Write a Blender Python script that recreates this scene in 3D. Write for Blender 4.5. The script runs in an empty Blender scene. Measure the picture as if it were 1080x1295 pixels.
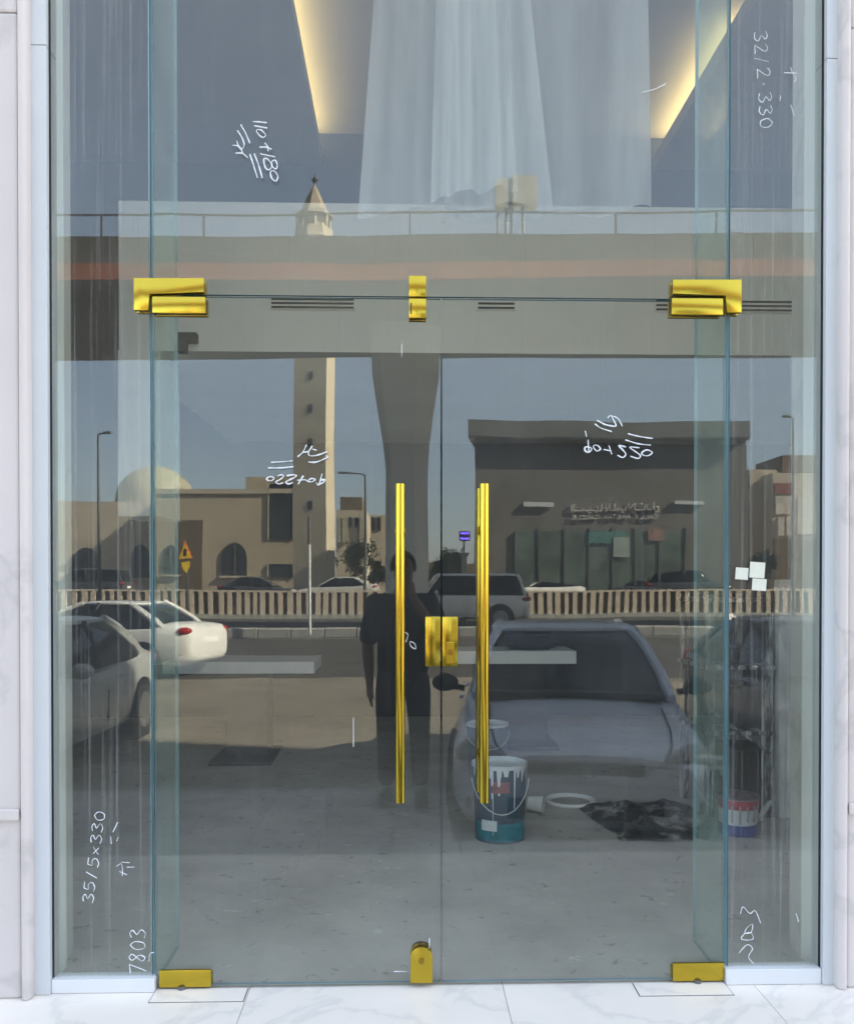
import bpy, bmesh, math, random
from mathutils import Vector, Matrix, noise as mnoise

random.seed(7)
S = bpy.context.scene
COL = S.collection
rad = math.radians

# ------------------------------------------------------------------ camera
CX, D, H = -0.118, 2.70, 1.28
YAW, PITCH, PPY = rad(1.55), rad(0.53), 748.0
fw = Vector((math.sin(YAW)*math.cos(PITCH), math.cos(YAW)*math.cos(PITCH), -math.sin(PITCH)))
rt = Vector((math.cos(YAW), -math.sin(YAW), 0.0))
up = rt.cross(fw)
cam = bpy.data.cameras.new('camera')
cam.sensor_fit = 'HORIZONTAL'; cam.sensor_width = 36; cam.lens = 36
cam.shift_y = (PPY-647.5)/1080.0
cam.clip_start = 0.02; cam.clip_end = 3000
co = bpy.data.objects.new('camera', cam); COL.objects.link(co)
M = Matrix((rt, up, -fw)).transposed().to_4x4(); M.translation = (CX, -D, H)
co.matrix_world = M
S.camera = co

# ------------------------------------------------------------------ sky, sun, exposure
SUN_EL, SUN_AZ = rad(36), rad(74)          # azimuth from +Y towards +X
w = bpy.data.worlds.new('World'); S.world = w; w.use_nodes = True
nt = w.node_tree; nt.nodes.clear()
sky = nt.nodes.new('ShaderNodeTexSky'); sky.sky_type = 'NISHITA'; sky.sun_disc = False
sky.sun_elevation = SUN_EL; sky.sun_rotation = SUN_AZ
sky.air_density = 1.0; sky.dust_density = 1.2; sky.ozone_density = 0.7
bg = nt.nodes.new('ShaderNodeBackground'); bg.inputs['Strength'].default_value = 0.10
wo = nt.nodes.new('ShaderNodeOutputWorld')
hz = nt.nodes.new('ShaderNodeMixRGB'); hz.blend_type = 'MIX'     # dusty desert haze: an even pale veil over the whole sky
hz.inputs[0].default_value = 0.55; hz.inputs[2].default_value = (2.38, 2.58, 2.92, 1)
nt.links.new(sky.outputs[0], hz.inputs[1]); nt.links.new(hz.outputs[0], bg.inputs[0]); nt.links.new(bg.outputs[0], wo.inputs[0])
sl = bpy.data.lights.new('sun', 'SUN'); sl.energy = 5.0; sl.angle = rad(0.5); sl.color = (1.0, 0.88, 0.70)
so = bpy.data.objects.new('sun', sl); COL.objects.link(so)
sv = Vector((math.cos(SUN_EL)*math.sin(SUN_AZ), math.cos(SUN_EL)*math.cos(SUN_AZ), math.sin(SUN_EL)))
so.rotation_euler = (-sv).to_track_quat('-Z', 'Y').to_euler(); so.location = (20, 20, 40)
S.view_settings.view_transform = 'Standard'; S.view_settings.look = 'None'
S.view_settings.gamma = 1; S.view_settings.use_curve_mapping = False
S.view_settings.exposure = 3.0
S.render.engine = 'CYCLES'
S.cycles.use_denoising = True
S.cycles.max_bounces = 10; S.cycles.transparent_max_bounces = 24
S.cycles.glossy_bounces = 5; S.cycles.diffuse_bounces = 4

# ------------------------------------------------------------------ helpers
def ray(px, py):
    return fw + rt*((px-540)/1080.0) + up*((PPY-py)/1080.0)
def at(px, py, Y):
    """x, z of the point that shows at photo pixel px, py at a distance Y behind the glass line"""
    d = ray(px, py); t = (Y+D)/d.y
    return CX+d.x*t, H+d.z*t
def X(px, Y, py=738): return at(px, py, Y)[0]
def Z(py, Y, px=540): return at(px, py, Y)[1]

W = {}
def wm(o): return W.get(o.name, Matrix.Identity(4))

def mesh_of(bm, smooth=False):
    me = bpy.data.meshes.new('m')
    bmesh.ops.recalc_face_normals(bm, faces=bm.faces)
    bm.to_mesh(me); bm.free()
    if smooth:
        for p in me.polygons: p.use_smooth = True
    return me

def tag(o, label=None, cat=None, group=None, kind=None):
    if label: o['label'] = label
    if cat: o['category'] = cat
    if group: o['group'] = group
    if kind: o['kind'] = kind
    return o

def obj(name, bm, mat, parent=None, local=False, smooth=False, bevel=0, auto=None, label=None, kind=None):
    if bevel:
        bmesh.ops.bevel(bm, geom=list(bm.edges), offset=bevel, segments=2, affect='EDGES', profile=0.6)
    off = Matrix.Identity(4)
    if parent is not None:
        if not local: bm.transform(wm(parent).inverted())
    else:
        vs = [v.co for v in bm.verts]
        c = Vector(((min(v.x for v in vs)+max(v.x for v in vs))/2, (min(v.y for v in vs)+max(v.y for v in vs))/2, min(v.z for v in vs)))
        bm.transform(Matrix.Translation(-c)); off = Matrix.Translation(c)
    me = mesh_of(bm, smooth)
    o = bpy.data.objects.new(name, me); COL.objects.link(o)
    if isinstance(mat, (list, tuple)):
        for m_ in mat: me.materials.append(m_)
    else: me.materials.append(mat)
    if parent is not None:
        o.parent = parent; W[o.name] = wm(parent)
    else:
        o.matrix_world = off; W[o.name] = off
    if auto is not None:
        for p in me.polygons: p.use_smooth = True
        me.set_sharp_from_angle(angle=rad(auto))
    if label: o['label'] = label
    if kind: o['kind'] = kind
    return o

def empty(name, loc, label, cat, group=None, rz=0):
    o = bpy.data.objects.new(name, None); COL.objects.link(o)
    o.empty_display_size = 0.1
    m_ = Matrix.Translation(loc) @ Matrix.Rotation(rz, 4, 'Z')
    o.matrix_world = m_; W[o.name] = m_
    return tag(o, label, cat, group)

def copy_tree(o, parent=None):
    c = o.copy(); COL.objects.link(c); c.parent = parent
    for ch in list(o.children): copy_tree(ch, c)
    return c
def inst(src, name, parent, m_):
    """another object sharing src's mesh, at world-ish matrix m_ under parent (local coords)"""
    c = src.copy(); c.name = name; COL.objects.link(c); c.parent = parent; c.matrix_local = m_
    return c

def BM(): return bmesh.new()
def box(bm, x0, x1, y0, y1, z0, z1, mi=0, m=None):
    x0, x1 = min(x0, x1), max(x0, x1); y0, y1 = min(y0, y1), max(y0, y1); z0, z1 = min(z0, z1), max(z0, z1)
    v = [bm.verts.new(p) for p in [(x0,y0,z0),(x1,y0,z0),(x1,y1,z0),(x0,y1,z0),(x0,y0,z1),(x1,y0,z1),(x1,y1,z1),(x0,y1,z1)]]
    if m is not None:
        for q in v: q.co = m @ q.co
    for f in [(0,3,2,1),(4,5,6,7),(0,1,5,4),(1,2,6,5),(2,3,7,6),(3,0,4,7)]:
        bm.faces.new([v[i] for i in f]).material_index = mi
    return bm
def loft(bm, rings, cap=True, closed=True, mi=0):
    R = [[bm.verts.new(p) for p in r] for r in rings]
    n = len(R[0])
    for a, b in zip(R[:-1], R[1:]):
        for i in range(n if closed else n-1):
            j = (i+1) % n
            try: bm.faces.new((a[i], a[j], b[j], b[i])).material_index = mi
            except ValueError: pass
    if cap:
        for r in (R[0], R[-1]):
            try: bm.faces.new(r).material_index = mi
            except ValueError: pass
    return bm
def tube(bm, p0, p1, r0, r1=None, n=12, mi=0, cap=True):
    p0, p1 = Vector(p0), Vector(p1); r1 = r0 if r1 is None else r1
    d = (p1-p0).normalized(); a = d.orthogonal().normalized(); b = d.cross(a)
    ring = lambda p, r: [p+(a*math.cos(t)+b*math.sin(t))*r for t in [2*math.pi*i/n for i in range(n)]]
    return loft(bm, [ring(p0, r0), ring(p1, r1)], cap, True, mi)
def path(bm, pts, r, n=8):
    pts = [Vector(p) for p in pts]; rings = []
    for i, p in enumerate(pts):
        d = (pts[min(i+1, len(pts)-1)]-pts[max(i-1, 0)]).normalized()
        a = d.cross(Vector((0.13, 0.2, 1))).normalized() if abs(d.z) < .95 else d.cross(Vector((0, 1, 0))).normalized()
        b = d.cross(a)
        rings.append([p+(a*math.cos(t)+b*math.sin(t))*r for t in [2*math.pi*k/n for k in range(n)]])
    return loft(bm, rings)
def lathe(bm, prof, n=24, c=(0,0,0), mi=0, cap=True):
    return loft(bm, [[(c[0]+r*math.cos(2*math.pi*i/n), c[1]+r*math.sin(2*math.pi*i/n), c[2]+z) for i in range(n)] for r, z in prof], cap, True, mi)
def prism_xz(bm, poly, y0, y1, mi=0):
    return loft(bm, [[(x, y0, z) for x, z in poly], [(x, y1, z) for x, z in poly]], True, True, mi)

# ------------------------------------------------------------------ materials
def nodes(name):
    m_ = bpy.data.materials.new(name); m_.use_nodes = True
    t = m_.node_tree; t.nodes.clear()
    out = t.nodes.new('ShaderNodeOutputMaterial')
    return m_, t, out
def N(t, typ, **kw):
    n = t.nodes.new(typ)
    for k, v in kw.items():
        if k in n.inputs: n.inputs[k].default_value = v
        else: setattr(n, k, v)
    return n
def mapping(t, scale, coord='Object'):
    tc = N(t, 'ShaderNodeTexCoord'); mp = N(t, 'ShaderNodeMapping'); mp.inputs['Scale'].default_value = scale
    t.links.new(tc.outputs[coord], mp.inputs[0]); return mp.outputs[0]
def c4(c): return (c[0], c[1], c[2], 1)

def mat(name, col, rough=0.6, metal=0.0, var=0.15, scale=6.0, bump=0.0, col2=None, stretch=(1,1,1), spec=0.5, coat=0.0, detail=6.0):
    m_, t, out = nodes(name)
    b = N(t, 'ShaderNodeBsdfPrincipled', Roughness=rough, Metallic=metal)
    b.inputs['Specular IOR Level'].default_value = spec
    b.inputs['Coat Weight'].default_value = coat
    v = mapping(t, stretch)
    nz = N(t, 'ShaderNodeTexNoise', Scale=scale, Detail=detail, Roughness=0.6); t.links.new(v, nz.inputs['Vector'])
    rp = N(t, 'ShaderNodeValToRGB')
    c2 = col2 or tuple(max(0, x*(1-var)) for x in col); c1 = col if col2 else tuple(min(1, x*(1+var)) for x in col)
    rp.color_ramp.elements[0].position = 0.3; rp.color_ramp.elements[1].position = 0.7
    rp.color_ramp.elements[0].color = c4(c2); rp.color_ramp.elements[1].color = c4(c1)
    t.links.new(nz.outputs[0], rp.inputs[0]); t.links.new(rp.outputs[0], b.inputs['Base Color'])
    if bump:
        bp = N(t, 'ShaderNodeBump', Strength=bump, Distance=0.01)
        n2 = N(t, 'ShaderNodeTexNoise', Scale=scale*6, Detail=5.0); t.links.new(v, n2.inputs['Vector'])
        t.links.new(n2.outputs[0], bp.inputs['Height']); t.links.new(bp.outputs[0], b.inputs['Normal'])
    t.links.new(b.outputs[0], out.inputs[0])
    return m_

def glass_mat(name, r0=0.05, tint=(0.966, 0.975, 0.945), dirt_haze=0.05, streak=0.0, dirt_haze_col=(0.55, 0.57, 0.56)):
    m_, t, out = nodes(name)
    lw = N(t, 'ShaderNodeLayerWeight', Blend=0.5)
    pw = N(t, 'ShaderNodeMath', operation='POWER'); pw.inputs[1].default_value = 5
    t.links.new(lw.outputs['Facing'], pw.inputs[0])
    ma = N(t, 'ShaderNodeMath', operation='MULTIPLY_ADD'); ma.inputs[1].default_value = 1-r0; ma.inputs[2].default_value = r0
    t.links.new(pw.outputs[0], ma.inputs[0])
    tr = N(t, 'ShaderNodeBsdfTransparent', Color=c4(tint))
    gl = N(t, 'ShaderNodeBsdfGlossy', Roughness=0.0, Color=(0.93, 0.97, 0.98, 1))
    # float glass is never quite flat: a slow waviness in the reflection
    wv = mapping(t, (1.3, 1.3, 0.8)); wn = N(t, 'ShaderNodeTexNoise', Scale=1.6, Detail=1.0); t.links.new(wv, wn.inputs['Vector'])
    wb = N(t, 'ShaderNodeBump', Strength=0.05, Distance=0.02); t.links.new(wn.outputs[0], wb.inputs['Height']); t.links.new(wb.outputs[0], gl.inputs['Normal'])
    mx = N(t, 'ShaderNodeMixShader'); t.links.new(ma.outputs[0], mx.inputs[0]); t.links.new(tr.outputs[0], mx.inputs[1]); t.links.new(gl.outputs[0], mx.inputs[2])
    v = mapping(t, (1, 1, 1))
    n1 = N(t, 'ShaderNodeTexNoise', Scale=2.2, Detail=5.0, Roughness=0.65); t.links.new(v, n1.inputs['Vector'])
    r1 = N(t, 'ShaderNodeMapRange'); r1.inputs[1].default_value = 0.35; r1.inputs[2].default_value = 0.75; r1.inputs[3].default_value = dirt_haze*0.25; r1.inputs[4].default_value = dirt_haze
    t.links.new(n1.outputs[0], r1.inputs[0])
    v2 = mapping(t, (70, 70, 0.9))
    n2 = N(t, 'ShaderNodeTexNoise', Scale=1.0, Detail=3.0, Roughness=0.6); t.links.new(v2, n2.inputs['Vector'])
    r2 = N(t, 'ShaderNodeMapRange'); r2.inputs[1].default_value = 0.55; r2.inputs[2].default_value = 0.8; r2.inputs[3].default_value = 0; r2.inputs[4].default_value = streak
    t.links.new(n2.outputs[0], r2.inputs[0])
    ad = N(t, 'ShaderNodeMath', operation='ADD'); t.links.new(r1.outputs[0], ad.inputs[0]); t.links.new(r2.outputs[0], ad.inputs[1])
    df = N(t, 'ShaderNodeBsdfDiffuse', Color=c4(dirt_haze_col))
    m2 = N(t, 'ShaderNodeMixShader'); t.links.new(ad.outputs[0], m2.inputs[0]); t.links.new(mx.outputs[0], m2.inputs[1]); t.links.new(df.outputs[0], m2.inputs[2])
    t.links.new(m2.outputs[0], out.inputs[0])
    return m_

def marble_mat(name, base=(0.74, 0.74, 0.75), vein=(0.50, 0.51, 0.53), rough=0.28, scale=2.2, tone=0.10):
    m_, t, out = nodes(name)
    b = N(t, 'ShaderNodeBsdfPrincipled', Roughness=rough)
    v = mapping(t, (1, 1, 1))
    n0 = N(t, 'ShaderNodeTexNoise', Scale=1.3, Detail=4.0); t.links.new(v, n0.inputs['Vector'])
    mx = N(t, 'ShaderNodeMixRGB', blend_type='LINEAR_LIGHT'); mx.inputs[0].default_value = 0.35
    t.links.new(v, mx.inputs[1]); t.links.new(n0.outputs['Color'], mx.inputs[2])
    n1 = N(t, 'ShaderNodeTexNoise', Scale=scale, Detail=7.0, Roughness=0.55); t.links.new(mx.outputs[0], n1.inputs['Vector'])
    ab = N(t, 'ShaderNodeMath', operation='SUBTRACT'); ab.inputs[1].default_value = 0.5; t.links.new(n1.outputs[0], ab.inputs[0])
    ab2 = N(t, 'ShaderNodeMath', operation='ABSOLUTE'); t.links.new(ab.outputs[0], ab2.inputs[0])
    rp = N(t, 'ShaderNodeValToRGB'); e = rp.color_ramp.elements
    e[0].position = 0.0; e[0].color = c4(vein); e[1].position = 0.03; e[1].color = c4(tuple(x*.96 for x in base))
    e2 = rp.color_ramp.elements.new(0.2); e2.color = c4(base)
    t.links.new(ab2.outputs[0], rp.inputs[0])
    n3 = N(t, 'ShaderNodeTexNoise', Scale=0.9, Detail=3.0); t.links.new(v, n3.inputs['Vector'])
    m3 = N(t, 'ShaderNodeMixRGB', blend_type='MULTIPLY'); m3.inputs[0].default_value = tone
    t.links.new(rp.outputs[0], m3.inputs[1]); t.links.new(n3.outputs[0], m3.inputs[2])
    t.links.new(m3.outputs[0], b.inputs['Base Color']); t.links.new(b.outputs[0], out.inputs[0])
    return m_

def emit(name, col, s):
    m_, t, out = nodes(name)
    e = N(t, 'ShaderNodeEmission', Color=c4(col), Strength=s); t.links.new(e.outputs[0], out.inputs[0]); return m_

def plastic_sheet_mat(name):
    m_, t, out = nodes(name)
    df = N(t, 'ShaderNodeBsdfDiffuse', Color=(0.74, 0.76, 0.77, 1)); tl = N(t, 'ShaderNodeBsdfTranslucent', Color=(0.84, 0.84, 0.83, 1))
    a = N(t, 'ShaderNodeMixShader'); a.inputs[0].default_value = 0.4
    t.links.new(df.outputs[0], a.inputs[1]); t.links.new(tl.outputs[0], a.inputs[2])
    tr = N(t, 'ShaderNodeBsdfTransparent', Color=(0.96, 0.97, 0.97, 1))
    v = mapping(t, (3, 3, 0.4)); nz = N(t, 'ShaderNodeTexNoise', Scale=1.0, Detail=5.0); t.links.new(v, nz.inputs['Vector'])
    mr = N(t, 'ShaderNodeMapRange'); mr.inputs[1].default_value = 0.3; mr.inputs[2].default_value = 0.7; mr.inputs[3].default_value = 0.30; mr.inputs[4].default_value = 0.72
    t.links.new(nz.outputs[0], mr.inputs[0])
    b = N(t, 'ShaderNodeMixShader'); t.links.new(mr.outputs[0], b.inputs[0]); t.links.new(tr.outputs[0], b.inputs[1]); t.links.new(a.outputs[0], b.inputs[2])
    t.links.new(b.outputs[0], out.inputs[0]); return m_

G_DOOR = glass_mat('door_glass', dirt_haze=0.028, streak=0.03)
G_SIDE = glass_mat('side_glass', dirt_haze=0.045, streak=0.20)
G_FIN = glass_mat('fin_glass', r0=0.04, tint=(0.86, 0.94, 0.91), dirt_haze=0.24, dirt_haze_col=(0.60, 0.70, 0.65))  # scattered light put into a heavy pale film that lightens the fin
G_EDGE = mat('glass_edge', (0.15, 0.265, 0.30), 0.15, 0, 0.3, 3, stretch=(1, 1, .6))
RAIL = mat('white_rail_paint', (0.68, 0.69, 0.69), 0.35, 0.0, 0.04, 3)
ALU = mat('white_aluminium', (0.55, 0.575, 0.585), 0.35, 0.0, 0.03, 3)
STONE = marble_mat('cladding_stone', (0.69, 0.63, 0.60), (0.57, 0.525, 0.50), 0.5, 1.4, 0.22)
MARBLE = marble_mat('white_marble', (0.89, 0.82, 0.72), (0.75, 0.70, 0.63))
BRASS = mat('polished_brass', (0.47, 0.345, 0.04), 0.10, 1.0, 0.04, 8)
BRASS_P = mat('satin_brass_plate', (0.50, 0.365, 0.042), 0.17, 1.0, 0.06, 8)
BRASS_D = mat('brass_edge', (0.35, 0.22, 0.04), 0.25, 1.0, 0.1, 8)
BLACK = mat('black_gap', (0.012, 0.012, 0.012), 0.5, 0, 0.2, 8)
CHALK = mat('white_marker', (0.70, 0.73, 0.75), 0.8, 0, 0.08, 60)
PAPER = mat('white_paper', (0.66, 0.67, 0.56), 0.7, 0, 0.05, 30)
def floor_mat(name):
    m_, t, out = nodes(name); b = N(t, 'ShaderNodeBsdfPrincipled', Roughness=0.6)
    v = mapping(t, (1, 1, 1))
    n1 = N(t, 'ShaderNodeTexNoise', Scale=1.7, Detail=10.0, Roughness=0.65); t.links.new(v, n1.inputs['Vector'])
    r1 = N(t, 'ShaderNodeValToRGB'); e = r1.color_ramp.elements; e[0].position = .32; e[0].color = (.33, .31, .285, 1); e[1].position = .68; e[1].color = (.52, .49, .455, 1); t.links.new(n1.outputs[0], r1.inputs[0])
    v2 = mapping(t, (5, 9, 1)); n2 = N(t, 'ShaderNodeTexNoise', Scale=1.6, Detail=6.0, Roughness=.7); t.links.new(v2, n2.inputs['Vector'])
    r2 = N(t, 'ShaderNodeMapRange'); r2.inputs[1].default_value = .635; r2.inputs[2].default_value = .72; r2.inputs[4].default_value = .75; t.links.new(n2.outputs[0], r2.inputs[0])
    m1 = N(t, 'ShaderNodeMixRGB'); m1.inputs[2].default_value = (.78, .77, .75, 1); t.links.new(r2.outputs[0], m1.inputs[0]); t.links.new(r1.outputs[0], m1.inputs[1])
    v3 = mapping(t, (9, 9, 1)); n3 = N(t, 'ShaderNodeTexNoise', Scale=1.9, Detail=4.0, Roughness=.6); n3.inputs['Distortion'].default_value = .6; t.links.new(v3, n3.inputs['Vector'])
    r3 = N(t, 'ShaderNodeMapRange'); r3.inputs[1].default_value = .38; r3.inputs[2].default_value = .30; r3.inputs[4].default_value = .7; t.links.new(n3.outputs[0], r3.inputs[0])
    m2 = N(t, 'ShaderNodeMixRGB'); m2.inputs[2].default_value = (.14, .13, .12, 1); t.links.new(r3.outputs[0], m2.inputs[0]); t.links.new(m1.outputs[0], m2.inputs[1])
    t.links.new(m2.outputs[0], b.inputs['Base Color'])
    bp = N(t, 'ShaderNodeBump', Strength=.2, Distance=.01); t.links.new(n1.outputs[0], bp.inputs['Height']); t.links.new(bp.outputs[0], b.inputs['Normal'])
    t.links.new(b.outputs[0], out.inputs[0]); return m_
CONC_IN = floor_mat('screed_floor')
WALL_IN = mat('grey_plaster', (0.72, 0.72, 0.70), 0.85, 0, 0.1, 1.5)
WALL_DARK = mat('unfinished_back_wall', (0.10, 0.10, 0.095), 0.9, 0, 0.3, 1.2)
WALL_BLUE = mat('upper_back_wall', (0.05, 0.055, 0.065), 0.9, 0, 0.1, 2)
BULK = mat('bulkhead_paint', (0.86, 0.86, 0.82), 0.8, 0, 0.05, 1.5)
CEIL = mat('ceiling_paint', (0.42, 0.40, 0.42), 0.85, 0, 0.05, 1)
LED = emit('warm_led', (1.0, 0.76, 0.27), 2.2)
SHEET = plastic_sheet_mat('plastic_film')
WHITE = mat('white_laminate', (0.88, 0.88, 0.87), 0.4, 0, 0.04, 5)
DARKWOOD = mat('dark_board', (0.035, 0.033, 0.035), 0.5, 0, 0.3, 6)
ASPHALT = mat('asphalt', (0.048, 0.045, 0.041), 0.9, 0, 0.3, 0.8, bump=0.2, detail=10)
LOT = mat('dusty_asphalt', (0.175, 0.156, 0.124), 0.9, 0, 0.25, 0.8, bump=0.2, detail=10)
SAND = mat('sandy_ground', (0.23, 0.195, 0.15), 0.95, 0, 0.25, 0.25, detail=10)
PAVE = mat('grey_paver', (0.36, 0.35, 0.33), 0.85, 0, 0.2, 3)
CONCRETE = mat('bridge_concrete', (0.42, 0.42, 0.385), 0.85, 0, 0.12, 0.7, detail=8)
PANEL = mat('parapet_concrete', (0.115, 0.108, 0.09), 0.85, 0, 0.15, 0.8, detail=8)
JOINTW = mat('joint_sealant', (0.42, 0.41, 0.37), 0.8, 0, 0.1, 2)
ORANGE = mat('faded_orange_paint', (0.36, 0.135, 0.065), 0.8, 0, 0.25, 0.6)
KERB = mat('kerb_concrete', (0.33, 0.325, 0.31), 0.85, 0, 0.15, 2)
BEIGE = mat('beige_render', (0.42, 0.36, 0.265), 0.9, 0, 0.1, 0.4, detail=8)
BEIGE2 = mat('pale_render', (0.47, 0.42, 0.33), 0.9, 0, 0.1, 0.4, detail=8)
BROWN = mat('brown_panel', (0.13, 0.10, 0.065), 0.8, 0, 0.15, 1)
DOME = mat('dome_plaster', (0.33, 0.315, 0.22), 0.6, 0, 0.08, 1)
WINDARK = mat('dark_window_glass', (0.03, 0.035, 0.04), 0.12, 0, 0.2, 2)
SHOPGLASS = mat('green_shop_glass', (0.10, 0.135, 0.12), 0.15, 0, 0.5, 0.7)
DARKB = mat('dark_cladding', (0.15, 0.143, 0.13), 0.5, 0, 0.15, 0.6)
DARKF = mat('dark_fascia', (0.115, 0.12, 0.11), 0.45, 0, 0.15, 0.6)
SIGNTXT = mat('pale_sign_letters', (0.55, 0.53, 0.5), 0.6, 0, 0.1, 3)
TUBEL = emit('lit_tube_lamp', (1, 0.97, 0.9), 0.30)
VIOLET = emit('violet_sign_light', (0.15, 0.08, 1.0), 3.0)
STEEL = mat('grey_steel', (0.16, 0.16, 0.16), 0.5, 0.6, 0.1, 4)
POSTW = mat('white_post_paint', (0.70, 0.70, 0.68), 0.6, 0, 0.1, 4)
SIGNY = mat('yellow_sign_sheeting', (0.95, 0.62, 0.02), 0.5, 0, 0.04, 4)
SIGNO = mat('orange_sign_border', (0.80, 0.16, 0.02), 0.5, 0, 0.04, 4)
CREAM = mat('cream_slat', (0.68, 0.58, 0.45), 0.8, 0, 0.12, 2)
SLATB = mat('brown_backing', (0.13, 0.085, 0.06), 0.85, 0, 0.2, 2)
TRUNK = mat('bark', (0.10, 0.075, 0.05), 0.9, 0, 0.3, 8)
LEAF = mat('leaves', (0.045, 0.07, 0.03), 0.7, 0, 0.4, 3)
TYRE = mat('rubber', (0.02, 0.02, 0.02), 0.8, 0, 0.2, 8)
RIM = mat('alloy', (0.45, 0.45, 0.46), 0.3, 0.9, 0.1, 8)
CARGLASS = mat('tinted_car_glass', (0.008, 0.010, 0.014), 0.05, 0, 0.2, 3, spec=0.3)
CARW = mat('white_car_paint', (0.78, 0.78, 0.76), 0.22, 0, 0.03, 2, coat=0.5)
CARG = mat('pale_blue_grey_paint', (0.74, 0.78, 0.87), 0.3, 0.1, 0.06, 1.5, coat=0.5)
CARS = mat('silver_car_paint', (0.55, 0.54, 0.51), 0.3, 0.2, 0.05, 2, coat=0.4)
CARP = mat('pale_silver_paint', (0.46, 0.48, 0.47), 0.3, 0.1, 0.05, 2, coat=0.4)
CARD = mat('dark_car_paint', (0.05, 0.055, 0.065), 0.3, 0.1, 0.1, 2, coat=0.4)
LAMPR = mat('red_lamp_lens', (0.35, 0.012, 0.01), 0.12, 0, 0.1, 5)
LAMPC = mat('clear_lamp_lens', (0.42, 0.43, 0.43), 0.1, 0, 0.2, 8)
TRIM = mat('black_trim', (0.02, 0.02, 0.022), 0.5, 0, 0.2, 5)
SKIN = mat('skin', (0.25, 0.14, 0.085), 0.55, 0, 0.1, 12)
SHIRT = mat('charcoal_shirt', (0.022, 0.021, 0.022), 0.85, 0, 0.25, 10, bump=0.3)
PANTS = mat('dark_trousers', (0.028, 0.030, 0.034), 0.85, 0, 0.25, 10, bump=0.3)
HAIR = mat('black_hair', (0.01, 0.009, 0.008), 0.6, 0, 0.3, 30)
SHOE = mat('black_shoe', (0.02, 0.018, 0.016), 0.5, 0, 0.2, 10)

# ------------------------------------------------------------------ ground
def sheet(name, ys, zs, x0, x1, m_, nx=1):
    bm = BM(); V = [[bm.verts.new((x0+(x1-x0)*i/nx, y, z)) for i in range(nx+1)] for y, z in zip(ys, zs)]
    for a, b in zip(V[:-1], V[1:]):
        for i in range(nx): bm.faces.new((a[i], a[i+1], b[i+1], b[i]))
    o = obj(name, bm, m_); tag(o, kind='structure'); return o
ROADZ = -0.52
sheet('ground', [3.4, -16, -34, -1500], [-0.85, -0.85, -0.75, -0.75], -1500, 1500, SAND)
sheet('parking_strip', [-2.2, -13.6], [ROADZ, ROADZ], -70, 70, LOT)
sheet('road', [-13.6, -16.0, -23.0], [ROADZ, ROADZ, -0.36], -70, 70, ASPHALT)
sheet('far_road', [-23.5, -34.0, -41.0], [-0.37, -0.43, -0.45], -70, 70, ASPHALT)
sheet('parking_lot', [-40.9, -130], [0.2, 0.2], -120, 120, SAND)

# marble forecourt: bed plus separate tiles, one step down to grey pavers, kerb to the road
bm = BM(); box(bm, -7, 7, -1.34, 0.03, -0.34, -0.022); fl = obj('marble_floor', bm, KERB); tag(fl, kind='structure')
tw, td = 0.80, 0.4515
bm = BM(); box(bm, -tw/2+.0008, tw/2-.0008, -td/2+.0008, td/2-.0008, -0.02, 0.0)
bmesh.ops.bevel(bm, geom=list(bm.edges), offset=0.001, segments=1, affect='EDGES')
t0 = None
x_first = X(636, 0)-0.8*8
for j in range(3):
    for i in range(16):
        cx_, cy_ = x_first + i*tw + 0.4, 0.03-td/2-j*td
        if t0 is None:
            t0 = obj('tile', bm, MARBLE, fl, local=True)
            t0.location = Vector((cx_, cy_, 0)) - fl.location; first = t0
        else:
            c = first.copy(); c.name = 'tile'; COL.objects.link(c); c.parent = fl; c.location = Vector((cx_, cy_, 0)) - fl.location
            c.rotation_euler.z = math.pi*((i*3+j) % 2)
bm = BM(); box(bm, -14, .18, -3.55, -1.342, -0.6, -0.225); box(bm, .182, 14, -2.25, -1.342, -.6, -.225); pv = obj('pavement', bm, KERB); tag(pv, kind='structure')
bm = BM(); box(bm, -.197, .197, -.197, .197, -0.023, 0.0); p0 = None
for j in range(5):
    for i in range(30):
        if j > 1 and i > 14: continue
        l = Vector((-6+i*.4, -1.545-j*.4, -0.2)) - pv.location
        if p0 is None: p0 = obj('paver', bm, PAVE, pv, local=True); p0.location = l
        else:
            c = p0.copy(); c.name = 'paver'; COL.objects.link(c); c.parent = pv; c.location = l
# median kerb of separate stones across the road
kb = BM(); box(kb, -45, 45, -23.49, -23.02, -0.8, -0.34); mk = obj('median_kerb', kb, KERB); tag(mk, kind='structure')
kb = BM(); box(kb, -.495, .495, -.2, .2, 0, .30); bmesh.ops.bevel(kb, geom=list(kb.edges), offset=.03, segments=1, affect='EDGES'); k0 = None
for i in range(44):
    l = Vector((-22+i, -23.25, -0.338+random.uniform(-.006, .006))) - mk.location
    if k0 is None: k0 = obj('kerb_stone', kb, KERB, mk, local=True); k0.location = l
    else:
        c = k0.copy(); c.name = 'kerb_stone'; COL.objects.link(c); c.parent = mk; c.location = l

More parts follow.
